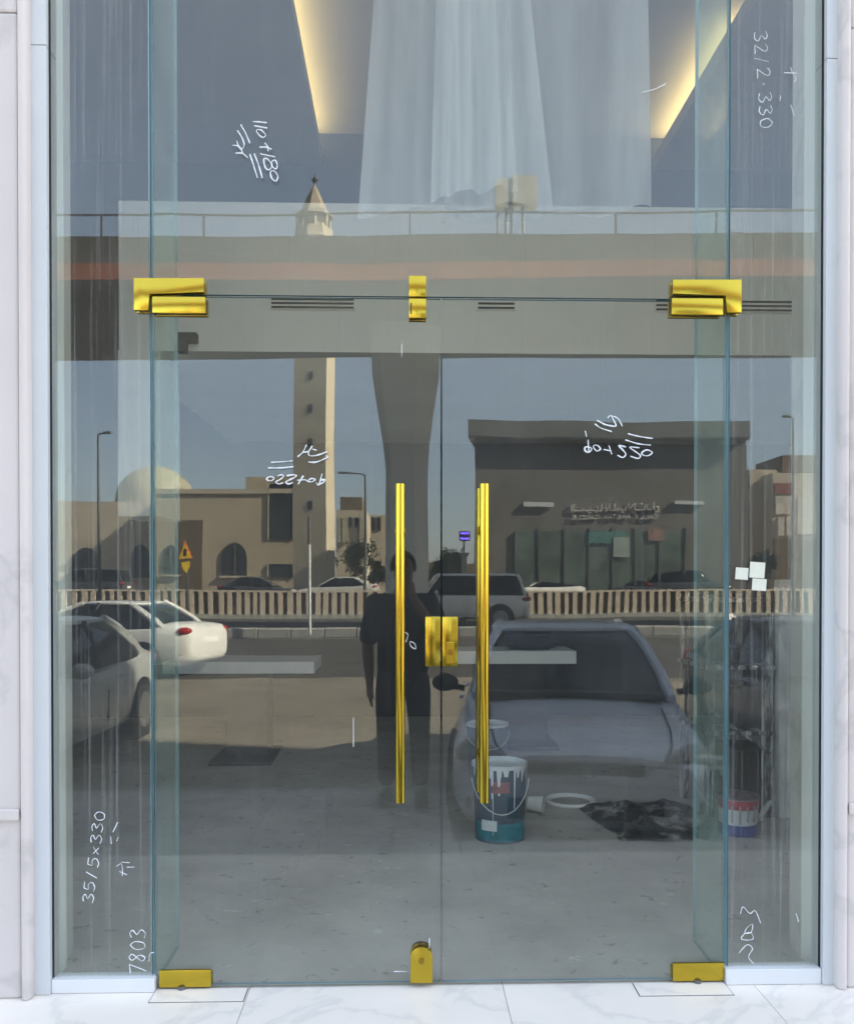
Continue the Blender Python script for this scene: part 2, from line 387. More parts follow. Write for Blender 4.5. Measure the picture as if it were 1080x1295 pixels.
# ------------------------------------------------------------------ the shop building
xl, xr = X(62, 0), X(1042, 0)            # glazed opening
xdl, xdr, xm = X(195, 0), X(917, 0), X(558, 0)
zt = 5.25  # glazing carried higher, out of view, to admit more daylight
shop = empty('shop_building', (xm, 0.3, 0), 'white stone clad shop building with tall glass entrance front', 'building')
XL, XR = -13.0, 22.0  # length and unseen upper storeys sized for the shadow cast in front
sxl, sxr = X(38, -.05), X(1060, -.05)
ADDED_BAY = ((-4.95, -2.75), (3.25, 5.95))  # unseen side windows added to let more daylight into the room
for a, b in ((XL, ADDED_BAY[0][0]), (ADDED_BAY[0][1], sxl), (sxr, ADDED_BAY[1][0]), (ADDED_BAY[1][1], XR)):
    bm = BM(); box(bm, a, b, 0.06, 0.28, -0.3, 19.5); obj('front_wall', bm, STONE, shop)
for a, b in ADDED_BAY:
    bm = BM(); box(bm, a, b, 0.06, 0.28, -.3, .05); obj('sill', bm, STONE, shop)
    bm = BM(); box(bm, a, b, 0.06, 0.28, 5.2, 19.5); obj('front_wall', bm, STONE, shop)
    bm = BM(); box(bm, a, b, 0.1, 0.112, .051, 5.199); obj('added_bay_glass', bm, G_DOOR, shop)
bm = BM(); box(bm, sxl, sxr, 0.06, 0.28, zt+.06, 19.5); obj('front_wall', bm, STONE, shop)
bm = BM(); box(bm, XL, XR, 0.06, 10, 19.502, 19.8); obj('roof', bm, CONCRETE, shop)
RX0, RX1, RY = -5.2, 6.2, 7.2
bm = BM(); box(bm, XL, XR, 9.7, 10, -.3, 19.5); obj('rear_wall', bm, STONE, shop)  # unseen rear and end walls, added to keep sun out of the shop
bm = BM(); box(bm, XL, XL+.3, .282, 9.698, -.3, 19.5); obj('end_wall', bm, STONE, shop)
bm = BM(); box(bm, XR-.3, XR, .282, 9.698, -.3, 19.5); obj('end_wall', bm, STONE, shop)
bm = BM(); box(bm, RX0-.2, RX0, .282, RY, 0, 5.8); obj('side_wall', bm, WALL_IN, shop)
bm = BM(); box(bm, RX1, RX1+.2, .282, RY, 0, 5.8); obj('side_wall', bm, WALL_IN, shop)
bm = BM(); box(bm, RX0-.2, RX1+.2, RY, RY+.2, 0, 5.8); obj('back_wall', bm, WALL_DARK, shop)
# plaster returns either side of the glazing
jy = 0.17
bm = BM(); box(bm, xl-.06, X(58.5, 0.02), .014, jy, 0, zt); obj('reveal', bm, BULK, shop)
bm = BM(); box(bm, X(1042, 0.02), xr+.06, .014, jy, 0, zt); obj('reveal', bm, BULK, shop)
# stone pilasters: cladding panels with a rounded corner moulding
def pilaster(side):
    if side < 0: a, b, mo0, mo1 = XL, X(24.7, -.05), X(25.0, -.05), X(38, -.05)
    else: a, b, mo0, mo1 = X(1073.3, -.05), XR, X(1060.5, -.05), X(1073, -.05)
    zj = Z(1030, -.05, 12)
    zs = [-0.3+.3, zj, zj+2.45, zj+4.9, zj+7.3]
    for k in range(4):
        z0, z1 = zs[k]+.001, zs[k+1]-.001
        for q in range(3):
            wq = 1.2
            x0_, x1_ = (b-wq*(q+1), b-wq*q) if side < 0 else (a+wq*q, a+wq*(q+1))
            bm = BM(); box(bm, x0_+.0005, x1_-.0005, -.05, .058, z0, z1)
            obj('stone_panel', bm, STONE, shop, bevel=.008)
    bm = BM(); box(bm, (b-1.2) if side < 0 else a, b if side < 0 else a+1.2, -.064, -.0502, zj-.018, zj+.018); obj('joint_bead', bm, STONE, shop, bevel=.006)
    bm = BM(); r = (mo1-mo0)/2; cxm = (mo0+mo1)/2
    pts = [(cxm+r*math.cos(t), -.045-1.3*r*math.sin(t)) for t in [math.pi*i/10 for i in range(11)]] + [(mo0, .058), (mo1, .058)]
    loft(bm, [[(x, y, 0.002) for x, y in pts], [(x, y, 19.0) for x, y in pts]])
    obj('corner_moulding', bm, STONE, shop, auto=40)
pilaster(-1); pilaster(1)

# interior: floor, ceiling tray with warm cove light, bulkhead with air slots
bm = BM(); box(bm, RX0-.2, RX1+.2, 0.032, RY+.2, -.3, -.001); tag(obj('shop_floor', bm, CONC_IN), kind='structure')
BY = 2.3                                   # bulkhead face
UY = 5.5                                   # upper back wall
zc = Z(210, UY)
zb0, zb1 = Z(446, BY), Z(258, BY)
tx0, tx1 = X(408, UY, 210), X(826, UY, 210)
bm = BM(); box(bm, RX0, tx0, .284, UY, zc, zc+.12); obj('ceiling', bm, CEIL, shop)
bm = BM(); box(bm, tx1, RX1, .284, UY, zc, zc+.12); obj('ceiling', bm, CEIL, shop)
bm = BM(); box(bm, tx0-.4, tx1+.4, .284, UY, zc+.30, zc+.4); obj('ceiling_tray', bm, CEIL, shop)
for sx, x in ((-1, tx0), (1, tx1)):
    bm = BM(); box(bm, x+sx*.10, x+sx*.16, .6 if sx < 0 else 3.7, UY-.05, zc+.122, zc+.14); obj('led_strip', bm, LED, shop)
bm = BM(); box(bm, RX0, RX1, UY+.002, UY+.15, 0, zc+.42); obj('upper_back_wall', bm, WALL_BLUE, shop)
bx0 = X(150, BY, 300)
bm = BM(); box(bm, bx0, RX1, BY, UY, zb0, zb1); bulk = obj('bulkhead', bm, BULK, shop)
bm = BM(); box(bm, bx0, X(205, BY), BY-.02, BY+.4, Z(654, BY), zb0-.002); obj('boxed_column', bm, BULK, shop)
# little bracket and bare strip under the bulkhead
bm = BM(); box(bm, X(228, BY), X(252, BY), BY-.06, BY-.002, Z(437, BY), Z(426, BY)); box(bm, X(228, BY), X(239, BY), BY-.06, BY-.002, Z(450, BY), Z(437, BY)); obj('bracket', bm, WALL_DARK, shop)
for (pa, pb, pt, pq, n) in ((342, 450, 378, 393, 3), (602, 652, 381, 392, 2), (826, 1012, 376, 392, 3)):
    bm = BM(); box(bm, X(pa, BY), X(pb, BY), BY-.012, BY-.001, Z(pq, BY), Z(pt, BY)); vt = obj('air_grille', bm, BULK, bulk)
    h = (Z(pt, BY)-Z(pq, BY))/n
    bm = BM()
    for k in range(n):
        z = Z(pq, BY)+h*(k+.5); box(bm, X(pa, BY)+.01, X(pb, BY)-.01, BY-.016, BY-.0125, z-h*.22, z+h*.22)
    obj('air_slot', bm, BLACK, bulk)

# ------------------------------------------------------------------ glazing
fr = empty('shopfront_frame', (xm, 0, 0), 'white aluminium frame around the glass entrance', 'frame')
jl0, jl1 = X(41, -.03), X(61, -.03); jr0, jr1 = X(1043, -.03), X(1059, -.03)
zjt = Z(56, -.03, 50)
for a, b in ((jl0, jl1), (jr0, jr1)):
    bm = BM(); box(bm, a, b, -.03, .05, 0.001, zjt-.001); obj('jamb', bm, ALU, fr, bevel=.002)
    bm = BM(); box(bm, a, b, -.03, .05, zjt+.001, zt+.05); obj('jamb', bm, ALU, fr, bevel=.002)
zr = Z(1239, -.02, 130)
for a, b in ((jl1+.0005, jl1+.003), (jr0-.003, jr0-.0005)):
    bm = BM(); box(bm, a, b, -.012, -.001, Z(1239, -.02, 130)+.002, zt-.001); obj('gasket', bm, BLACK, fr)
bm = BM(); box(bm, jl1+.001, X(194, -.02), -.022, .03, .001, zr); obj('bottom_rail', bm, RAIL, fr, bevel=.002)
bm = BM(); box(bm, X(920, -.02), jr0-.001, -.022, .03, .001, Z(1226, -.02, 980)); obj('bottom_rail', bm, RAIL, fr, bevel=.002)
bm = BM(); box(bm, jl1+.001, jr0-.001, -.03, .05, zt, zt+.05); obj('top_rail', bm, ALU, fr, bevel=.002)

def pane(bm, x0, x1, z0, z1, y0=0.0, y1=0.012):
    box(bm, x0, x1, y0, y1, z0, z1)
    for f in bm.faces:
        n = f.normal; f.normal_update()
        if abs(f.normal.y) < .5: f.material_index = 1
    return bm
ztr = Z(376, 0, 540)
sgl = empty('side_glass_panel', (X(128, 0), 0, zr), 'left fixed glass side panel with long dust streaks and 7803 scrawled low', 'glass panel', 'fixed glass side panels')
obj('pane', pane(BM(), jl1-.008, X(191, 0), zr-.01, zt), [G_SIDE, G_EDGE], sgl)
sgr = empty('side_glass_panel', (X(980, 0), 0, zr), 'right fixed glass side panel carrying three small white paper stickers', 'glass panel', 'fixed glass side panels')
obj('pane', pane(BM(), X(922, 0), jr0+.008, zr-.01, zt), [G_SIDE, G_EDGE], sgr)
trn = empty('transom_glass', (xm, 0, ztr), 'wide fixed glass panel above the double doors marked 110+180', 'glass panel')
obj('pane', pane(BM(), X(194, 0), X(919, 0), ztr+.003, zt), [G_DOOR, G_EDGE], trn)
zdb = 0.012
dl = empty('glass_door', (X(195, 0), 0, zdb), 'left glass door leaf with bolt locks at top and bottom edge', 'door', 'glass entrance doors')
obj('pane', pane(BM(), X(195.5, 0), X(557.2, 0), zdb, ztr-.003), [G_DOOR, G_EDGE], dl)
dr = empty('glass_door', (X(917, 0), 0, zdb), 'right glass door leaf in front of the paint buckets', 'door', 'glass entrance doors')
obj('pane', pane(BM(), X(559.2, 0), X(917, 0), zdb, ztr-.003), [G_DOOR, G_EDGE], dr)
for px, lab in ((191.5, 'left glass stiffening fin standing behind the door edge'), (919.5, 'right glass stiffening fin standing behind the door edge beside stickers')):
    x = X(px, .016); bm = BM(); box(bm, x-.006, x+.006, .016, .315, .002, zt)
    for f in bm.faces:
        f.normal_update()
        if abs(f.normal.x) < .5: f.material_index = 1
    tag(obj('glass_fin', bm, [G_FIN, G_EDGE]), lab, 'glass fin', 'glass stiffening fins')

# brass fittings -----------------------------------------------------------
def plate(parent, name, px0, py0, px1, py1, th=.016, back=True, y=-.0005):
    x0, z1 = at(px0, py0, -th); x1, z0 = at(px1, py1, -th)
    bm = BM(); box(bm, x0, x1, -th, y, z0, z1); o = obj(name, bm, BRASS_P, parent, bevel=.0022, auto=30)
    if back:
        bm = BM(); box(bm, x0, x1, .0125, .0125+th, z0, z1-(.014 if z1 < .3 else 0)); obj(name, bm, BRASS, parent, bevel=.0018)
    return o
def lplate(parent, pts, th=.016):
    for y0, y1 in ((-th, -.0005), (.0125, .0125+th)):
        bm = BM(); prism_xz(bm, [at(px, py, -th) for px, py in pts], y0, y1)
        obj('corner_patch', bm, BRASS_P, parent, bevel=.002, auto=30)
lplate(trn, [(169, 351), (258, 351), (258, 369.6), (188.2, 370.6), (188.2, 392), (169, 392)])
lplate(trn, [(851, 353), (938, 353), (938, 395), (918.6, 395), (918.6, 372.6), (851, 371.6)])
plate(trn, 'keeper_plate', 517, 348, 539, 375)
plate(dl, 'top_patch', 192.2, 374.4, 260, 396)
plate(dr, 'top_patch', 849.5, 376.4, 914.6, 398)
bolt = plate(dl, 'top_bolt_lock', 517, 377, 539, 402)
bm = BM(); box(bm, X(519, -.016), X(520.6, -.016), -.0168, -.016, Z(397, -.016), Z(383, -.016)); obj('thumb_slot', bm, BLACK, bolt)
plate(dl, 'bottom_patch', 201, 1228, 267, 1249, th=.009)
plate(dr, 'bottom_patch', 851, 1219, 916, 1241, th=.009)
# bottom bolt with a rounded head
x0, zb_ = at(519, 1244, -.016); x1, _ = at(547, 1244, -.016); zs_ = Z(1210, -.016); zh = Z(1198, -.016)
poly = [(x0, zb_), (x1, zb_)] + [((x0+x1)/2+(x1-x0)/2*math.cos(t), zs_+(zh-zs_)*math.sin(t)) for t in [math.pi*i/12 for i in range(13)]]
for y0, y1 in ((-.018, -.0005), (.0125, .03)):
    bm = BM(); prism_xz(bm, poly, y0, y1); bb = obj('bottom_bolt_lock', bm, BRASS_P, dl, bevel=.0016, auto=30)
    if y0 < 0: fb = bb
xc, zc_ = at(533, 1216, -.018)
bm = BM(); tube(bm, (xc, -.0225, zc_), (xc, -.018, zc_), .009, n=16); kc = obj('key_cylinder', bm, BRASS_D, fb, auto=30)
# centre lock, one case on each leaf
lk = plate(dl, 'lock_case', 538, 780, 557, 843, th=.022)
rk = plate(dr, 'lock_case', 559.4, 780, 579, 843, th=.022)
xk, zk = at(569.5, 825, -.022)
bm = BM(); box(bm, xk-.014, xk+.014, -.026, -.0222, zk-.036, zk+.032); obj('key_cover', bm, BRASS, rk, bevel=.0015)
bm = BM(); tube(bm, (xk, -.030, zk), (xk, -.0262, zk), .009, n=16); obj('key_cylinder', bm, BRASS_D, rk, auto=30)
# long tubular pull handles, one bar each side of the glass
def handle(parent, px):
    y = -.062; x, z1 = at(px, 612, y); z0 = Z(1015, y, px); r = .0148
    bm = BM(); tube(bm, (x, y, z0), (x, y, z1), r, n=28)
    h = obj('pull_handle', bm, BRASS, parent, bevel=0, auto=40)
    bm = BM(); tube(bm, (x, .012-y, z0), (x, .012-y, z1), r, n=28); obj('pull_handle', bm, BRASS, parent, auto=40)
    for zz in (z0+.14, z1-.14):
        bm = BM(); tube(bm, (x, y, zz), (x, -.0005, zz), .009, n=14); tube(bm, (x, -.006, zz), (x, -.0006, zz), .017, n=18)
        tube(bm, (x, .0125, zz), (x, .012-y, zz), .009, n=14); tube(bm, (x, .0126, zz), (x, .018, zz), .017, n=18)
        obj('standoff', bm, BRASS, h, auto=40)
handle(dl, 506); handle(dr, 612.5)
# floor spring cover plates let into the marble
for (pts, lab) in (([(212, 1256), (318, 1254), (308, 1269), (190, 1270)], 'marble floor spring cover below the left door pivot'),
                   ([(802, 1244), (905, 1246), (925, 1257), (808, 1258)], 'marble floor spring cover below the right door pivot')):
    x0, x1 = X(pts[3][0], -.06), X(pts[2][0], -.06)
    o_ = empty('floor_spring_cover', ((x0+x1)/2, -.05, 0), lab, 'floor plate', 'floor spring covers')
    bm = BM(); box(bm, x0, x1, -.085, -.003, .0006, .003); obj('cover_plate', bm, MARBLE, o_, bevel=.0008)
    bm = BM(); box(bm, x0-.003, x1+.003, -.088, -.0, -.004, .0009); obj('cover_gap', bm, STEEL, o_)
    pc = X(228, -.01) if x0 < 0 else X(884, -.01)
    bm = BM(); tube(bm, (pc, -.006, .0032), (pc, -.006, .0125), .012, n=14); obj('pivot', bm, STEEL, o_)

def smooth(st):
    if len(st) < 3 or len(st) > 14: return st
    P = [Vector(p) for p in st]; P = [2*P[0]-P[1]]+P+[2*P[-1]-P[-2]]; out = []
    for i in range(1, len(P)-2):
        p0, p1, p2, p3 = P[i-1:i+3]
        for k in range(4):
            q = k/4; out.append(tuple(0.5*((2*p1)+(-p0+p2)*q+(2*p0-5*p1+4*p2-p3)*q*q+(-p0+3*p1-3*p2+p3)*q**3)))
    return out+[tuple(P[-2])]
GLY = {'3': [[(.02,.9),(.3,1),(.52,.82),(.25,.56),(.58,.3),(.35,.02),(0,.1)]], '5': [[(.55,1),(.12,.98)], [(.12,.98),(.08,.58),(.4,.62),(.58,.32),(.3,.02),(0,.08)]],
       '1': [[(.2,0),(.34,1)]], 'x': [[(.05,.15),(.5,.7)], [(.05,.65),(.5,.2)]], '7': [[(0,.95),(.58,1)], [(.58,1),(.18,-.05)]],
       '2': [[(.02,.82),(.28,1),(.5,.76),(.02,.04)], [(.02,.04),(.6,.02)]], '.': [[(.2,.4),(.25,.5)]], '/': [[(.1,-.05),(.4,1)]],
       '8': [[(.5,.85),(.25,1),(.08,.78),(.45,.35),(.3,0),(.05,.2),(.4,.65),(.5,.85)]], '0': [[(.3,.95),(.02,.6),(.15,.05),(.5,.1),(.56,.65),(.3,.95)]], 'o': [[(.3,.7),(.1,.5),(.2,.2),(.45,.25),(.48,.6),(.3,.7)]]}
def word(txt, p0, p1, h, upv):
    n = len(txt); res = []; ad = Vector((p1[0]-p0[0], p1[1]-p0[1])); u = Vector(upv)
    for i, ch in enumerate(txt):
        for st in GLY[ch]:
            res.append([tuple(Vector(p0)+ad*((i+a*1.25)/n)+u*(b*h)+Vector((.6*math.sin(i*5), .6*math.cos(i*7)))) for a, b in st])
    return res
def curve_mesh(name, cu, m_, parent):
    tmp = bpy.data.objects.new('tmp', cu); COL.objects.link(tmp)
    me = bpy.data.meshes.new_from_object(tmp); bpy.data.objects.remove(tmp); bpy.data.curves.remove(cu)
    me.materials.clear(); me.materials.append(m_)
    o = bpy.data.objects.new(name, me); COL.objects.link(o); o.parent = parent; o['kind'] = 'stuff'; return o
# marker writing on the glass ------------------------------------------------
def writing(parent, strokes, org, sc, r=.0023, name='handwriting', m_=CHALK):
    cu = bpy.data.curves.new(name, 'CURVE'); cu.dimensions = '3D'; cu.bevel_depth = r; cu.bevel_resolution = 1; cu.use_fill_caps = True
    pw = wm(parent).inverted()
    for st in strokes:
        st = smooth(st)
        sp = cu.splines.new('POLY'); sp.points.add(len(st)-1)
        for p, (a, b) in zip(sp.points, st):
            x, z = at(org[0]+a/sc, org[1]+b/sc, 0); v = pw @ Vector((x, -.0008, z)); p.co = (v.x, v.y, v.z, 1); p.radius = max(.35, .95+.75*mnoise.noise((x*70, z*70, 1.7)))
    return curve_mesh(name, cu, m_, parent)
def loop(pts):
    """closed rounded loop through the given points"""
    out = []; n = len(pts)
    for i in range(n):
        p0, p1, p2, p3 = [Vector(pts[(i+k-1) % n]) for k in range(4)]
        for s in (0, .33, .66):
            out.append(tuple(0.5*((2*p1)+(-p0+p2)*s+(2*p0-5*p1+4*p2-p3)*s*s+(-p0+3*p1-3*p2+p3)*s**3)))
    return out+[out[0]]
writing(trn, [[(430,255),(520,260),(620,270)], [(450,312),(630,342)], loop([(480,370),(545,370),(605,440),(560,470),(505,425)]),
    [(525,605),(610,605),(685,632)], [(595,545),(635,600),(640,660)], [(530,695),(730,735)],
    loop([(580,765),(600,880),(650,915),(690,860),(645,775)]), loop([(690,800),(740,785),(765,870),(735,900),(700,870)]),
    loop([(670,940),(725,930),(772,1000),(745,1068),(690,1030)]), [(390,700),(440,850),(495,1025)], [(450,695),(510,850),(560,1025)],
    [(265,295),(330,410),(390,550)], [(220,375),(285,480),(312,580),(270,630),(235,590),(210,510)], [(150,575),(235,590),(270,630),(290,690)], [(195,685),(290,690),(360,748)]], (280,130), 10.8)
writing(trn, [[(275,350),(330,335),(365,315)], [(340,328),(362,322)]], (720,0), 3, r=.0014)
writing(dl, [[(555,370),(620,310),(665,220)], [(620,315),(690,300),(735,235)], [(690,300),(695,350),(760,358),(850,335),(915,305)], [(740,275),(790,288)],
    [(690,435),(780,437),(890,395),(930,372),(905,360)], [(225,440),(400,430),(490,420)], [(190,510),(330,510),(500,495)],
    loop([(170,640),(215,615),(262,635),(230,667),(185,662)]), [(300,610),(350,594),(382,608),(340,650),(285,680),(320,708),(375,692)],
    [(420,605),(500,594),(542,605),(490,640),(410,680),(440,708),(495,690)], [(550,660),(650,655)], [(625,605),(590,660),(560,712)],
    [(650,655),(690,680),(740,678),(772,652),(725,640),(685,665)], [(858,580),(840,650),(815,720),(785,690)], [(815,715),(870,690),(892,655),(840,662)]], (320,540), 9.818)
writing(dr, [[(265,215),(330,260),(445,298)], [(290,180),(380,225),(485,240),(470,190),(435,130),(400,155)], [(435,130),(510,160),(555,240)], [(165,290),(180,350)],
    [(615,320),(740,350),(875,370)], [(590,385),(720,425),(855,440)], [(195,385),(205,520)], loop([(205,460),(165,462),(165,500),(205,515),(235,480)]),
    loop([(250,452),(290,440),(325,480),(285,500)]), [(360,485),(440,502)], [(415,445),(445,535)], [(590,458),(520,445),(560,490),(592,535),(560,570),(505,545)],
    [(735,468),(635,460),(690,505),(745,548),(720,580),(640,555)], loop([(760,520),(810,490),(870,515),(830,550),(775,545)])], (720,510), 8.308)
writing(sgr, word('32/2.330', (953, 40), (962, 166), 17, (.98, -.12)) + [[(991.5,91.5),(1007.5,92.5)], [(999.5,84.5),(1002,91.5),(1006.5,99.5),(1003.5,103.5)], [(986.8,120.5),(986.2,127.5)], [(999.5,132),(1005,147)]], (0,0), 1, r=.0012)
writing(sgl, word('35/5x330', (118, 1142), (134, 1024), 14, (-.98, -.15)) + [[(147.5,1096),(154,1093),(155,1108)], [(153,1090.5),(164,1091.5)], [(151,1102.5),(160.5,1106.5)], [(160.5,1097),(170,1097)],
    [(141,1067.5),(140,1058)], [(143,1052.5),(149,1040.5)], [(147.5,1064),(150,1059)]], (0,0), 1, r=.0013)
writing(sgl, word('7803', (184, 1231), (184, 1173), 20, (-1, -.05)) + [[(188.3,1216),(190,1206.5),(195,1205)]], (0,0), 1, r=.0013)
writing(sgr, [[(105,890),(115,865),(140,890),(160,880),(180,925)], loop([(130,942),(150,930),(145,958),(122,962)]), loop([(120,965),(110,985),(150,985),(145,962)]),
    [(100,1035),(130,1005),(150,1020),(135,1050),(155,1075)], [(310,890),(320,920)]], (900,850), 2.911, r=.0013)
writing(dl, [[(385,590),(410,610),(395,660)], loop([(425,658),(455,670),(462,705),(432,690)])], (440,690), 5.4, r=.0014)
writing(dl, [[(447,908),(447,945)], [(508,435),(508,451)], [(543,1187),(543,1204)], [(498,1229),(515,1229)]], (0,0), 1, r=.0012, name='paint_tick')
for k, (a, b, c_, d_) in enumerate(((930,718,946,733),(948,711,967,731),(951,732,969,747))):
    x0, z1 = at(a, b, 0); x1, z0 = at(c_, d_, 0)
    bm = BM(); m_ = Matrix.Translation(((x0+x1)/2, 0, (z0+z1)/2)) @ Matrix.Rotation(rad(4), 4, 'Y') @ Matrix.Translation((-(x0+x1)/2, 0, -(z0+z1)/2))
    box(bm, x0, x1, -.0013, -.0007, z0, z1, m=m_); obj('sticker', bm, PAPER, sgr)

# ------------------------------------------------------------------ things inside the shop
def hanging_sheet(name, p_tl, p_tr, p_br, p_bl, Y, amp, seed, label):
    bm = BM(); nu, nv = 90, 40; rows = []
    for j in range(nv+1):
        v = j/nv; row = []
        for i in range(nu+1):
            u = i/nu
            px = (p_tl[0]*(1-u)+p_tr[0]*u)*(1-v) + (p_bl[0]*(1-u)+p_br[0]*u)*v
            py = (p_tl[1]*(1-u)+p_tr[1]*u)*(1-v) + (p_bl[1]*(1-u)+p_br[1]*u)*v
            py += v**6*3*math.sin(u*5+seed)+v**6*1.5*math.sin(u*17+seed*2)
            x, z = at(px, py, Y)
            y = Y + amp*(math.sin(u*13+seed+1.2*math.sin(v*3+u*4))*.7+math.sin(u*37+seed*3+v*2)*.14+.5*mnoise.noise((u*7, v*2.5, seed)))
            row.append(bm.verts.new((x, y, z)))
        rows.append(row)
    for a, b in zip(rows[:-1], rows[1:]):
        for i in range(nu): bm.faces.new((a[i], a[i+1], b[i+1], b[i]))
    return tag(obj(name, bm, SHEET, smooth=True), label, 'plastic sheet', 'dust sheets hung inside the shop')
hanging_sheet('dust_sheet', (498, -330), (640, -330), (700, 262), (452, 268), .72, .05, 1.3, 'narrow gathered translucent dust sheet hanging left of the wider sheet')
hanging_sheet('dust_sheet', (590, -330), (812, -330), (822, 262), (560, 285), .86, .04, 4.1, 'wide translucent dust sheet hanging on the right behind the transom')
hanging_sheet('dust_sheet', (560, -330), (620, -330), (655, 240), (545, 248), .62, .05, 7.7, 'bright thick fold of plastic film hung in front of two sheets')

def bucket(name, px, pyb, Y, wpx, hpx, mats, label):
    sc = (Y+D)/1080; x = X(px, Y); r = wpx*sc/2; h = hpx*sc
    o = empty(name, (x, Y, 0), label, 'bucket', None)
    bm = BM(); lathe(bm, [(r*.90, 0), (r*.91, .004), (r, h*.97), (r*.985, h*.972), (r*.97, h*.93), (r*.93, h*.86)], 32); obj('shell', bm, mats[0], o, local=True, auto=40)
    bm = BM(); lathe(bm, [(r*.99, h*.945), (r*1.045, h*.95), (r*1.05, h*.995), (r*1.0, h), (r*.96, h*.985), (r*.96, h*.94)], 32); obj('rim', bm, mats[1], o, local=True, auto=40)
    bm = BM(); lathe(bm, [(r*.955, h*.90), (r*.5, h*.905)], 24, cap=False); bm.faces.new([v for v in bm.verts if abs(v.co.z-h*.905) < 1e-6]); obj('paint', bm, mats[1], o, local=True)
    return o, r, h
BUCKB = mat('scuffed_blue_tin', (0.02, 0.075, 0.115), 0.4, 0, 0.3, 7, col2=(0.03, 0.05, 0.08), stretch=(1, 1, .45))
TEAL = mat('teal_label', (0.02, 0.19, 0.24), 0.45, 0, 0.3, 14)
PAINTW = mat('wet_white_paint', (0.66, 0.70, 0.73), 0.35, 0, 0.08, 10)
REDLAB = mat('faded_red_print', (0.42, 0.12, 0.10), 0.5, 0, 0.5, 26, col2=(0.10, 0.05, 0.07))
def patch(o, name, r, a0, a1, z0, z1, m_, n=8, t=.0012):
    bm = BM(); A = [a0+(a1-a0)*i/n for i in range(n+1)]
    P = lambda rr, z: [(rr*math.cos(a), rr*math.sin(a), z) for a in A]
    loft(bm, [P(r+t, z0), P(r+t, z1), P(r-.002, z1), P(r-.002, z0)], cap=True, closed=False)
    return obj(name, bm, m_, o, local=True)
bY = 1.58
bk, r, h = bucket('paint_bucket', 632, 1060, bY, 68, 97, (BUCKB, PAINTW), 'large blue paint bucket with white drips, nearest to the door')
def rr_(z): return r*(.91+.09*z/(h*.97))
patch(bk, 'teal_band', r*.92, rad(200), rad(340), .012, h*.26, TEAL, 14, .003)
patch(bk, 'red_print', r*.985, rad(245), rad(285), h*.66, h*.80, REDLAB, 6, .003)
patch(bk, 'label', r*.95, rad(222), rad(258), h*.17, h*.30, PAINTW, 6, .005)
for k in range(34):
    a = random.uniform(rad(180), rad(360)); ln = random.choice([.05, .08, .1, .12, .15, .45, .3]) * random.uniform(.7, 1.2); wd = random.uniform(.02, .07)
    if k in (3, 9): ln = .85; wd = .018
    z1_ = h*.95; z0_ = h*(.95-min(.9, ln)); rm = rr_(z0_)
    bm = BM(); n = 4
    L = lambda rr2, z, ww: [(rr2*math.cos(a-ww+2*ww*i/n), rr2*math.sin(a-ww+2*ww*i/n), z) for i in range(n+1)]
    loft(bm, [L(rr_(z1_)+.003, z1_, wd*1.4), L(rr_((z0_+z1_)/2)+.0035, (z0_+z1_)/2, wd*.8), L(rm+.004, z0_+.006, wd*.6), L(rm+.001, z0_, wd*.25)], cap=False, closed=False)
    obj('paint_drip', bm, PAINTW, bk, local=True)
pts = []
for i in range(13):
    t = i/12; a = rad(190)+t*rad(155)
    pts.append(((r+.012)*math.cos(a), (r+.012)*math.sin(a)-.01, h*.80-.40*h*math.sin(math.pi*t)))
bm = BM(); path(bm, pts, .0028, 6); obj('wire_handle', bm, ALU, bk, local=True)
bk2, r2, h2 = bucket('paint_bucket', 616, 960, 3.0, 52, 66, (mat('grey_blue_tin', (0.10, 0.12, 0.16), .5, 0, .25, 6), PAINTW), 'smaller grey blue bucket standing behind the large dripping one')
pts = [((r2+.01)*math.cos(rad(180)+rad(180)*i/10), -(r2+.01)*math.sin(rad(180)*i/10), h2*.85-.3*h2*math.sin(math.pi*i/10)) for i in range(11)]
bm = BM(); path(bm, pts, .003, 6); obj('wire_handle', bm, ALU, bk2, local=True)
WB = mat('white_tin', (0.72, 0.74, 0.78), .45, 0, .1, 10); RB = mat('red_tin', (0.45, 0.03, 0.05), .45, 0, .2, 10); BB = mat('blue_tin', (0.03, 0.06, 0.32), .45, 0, .2, 10)
bk3, r3, h3 = bucket('paint_bucket', 934, 1062, 1.62, 50, 50, (WB, mat('dirty_lid', (.10, .06, .06), .6, 0, .4, 12)), 'red, white and blue paint bucket behind the right glass edge')
patch(bk3, 'red_band', r3*.985, 0, rad(359), h3*.70, h3*.93, RB, 32, .003); patch(bk3, 'blue_band', r3*.93, 0, rad(359), .004, h3*.30, BB, 32, .003)
for k in range(5):
    a = rad(230+k*22); patch(bk3, 'paint_drip', r3*.97, a, a+.09, h3*random.uniform(.3, .5), h3*.8, mat('grey_drip', (.35, .36, .4), .6), 2, .005)
# small white cup lying on its side, ring shaped lid
x, z = at(676, 1011, 2.05); cup = BM(); tube(cup, (x-.035, 2.05, .05), (x+.045, 2.02, .048), .036, .048, n=20)
tag(obj('plastic_cup', cup, WHITE, auto=40), 'small white plastic cup tipped over beside the large bucket', 'cup')
x = X(722, 2.25); bm = BM(); n = 36
loft(bm, [[(x+(R_)*math.cos(t), 2.25+(R_)*math.sin(t), z_) for t in [2*math.pi*i/n for i in range(n)]] for R_, z_ in ((.118, .002), (.145, .002), (.15, .012), (.142, .022), (.124, .02), (.116, .012), (.118, .002))], cap=False)
tag(obj('bucket_lid_ring', bm, WHITE, auto=50), 'white plastic ring lid lying flat on the shop floor', 'lid')
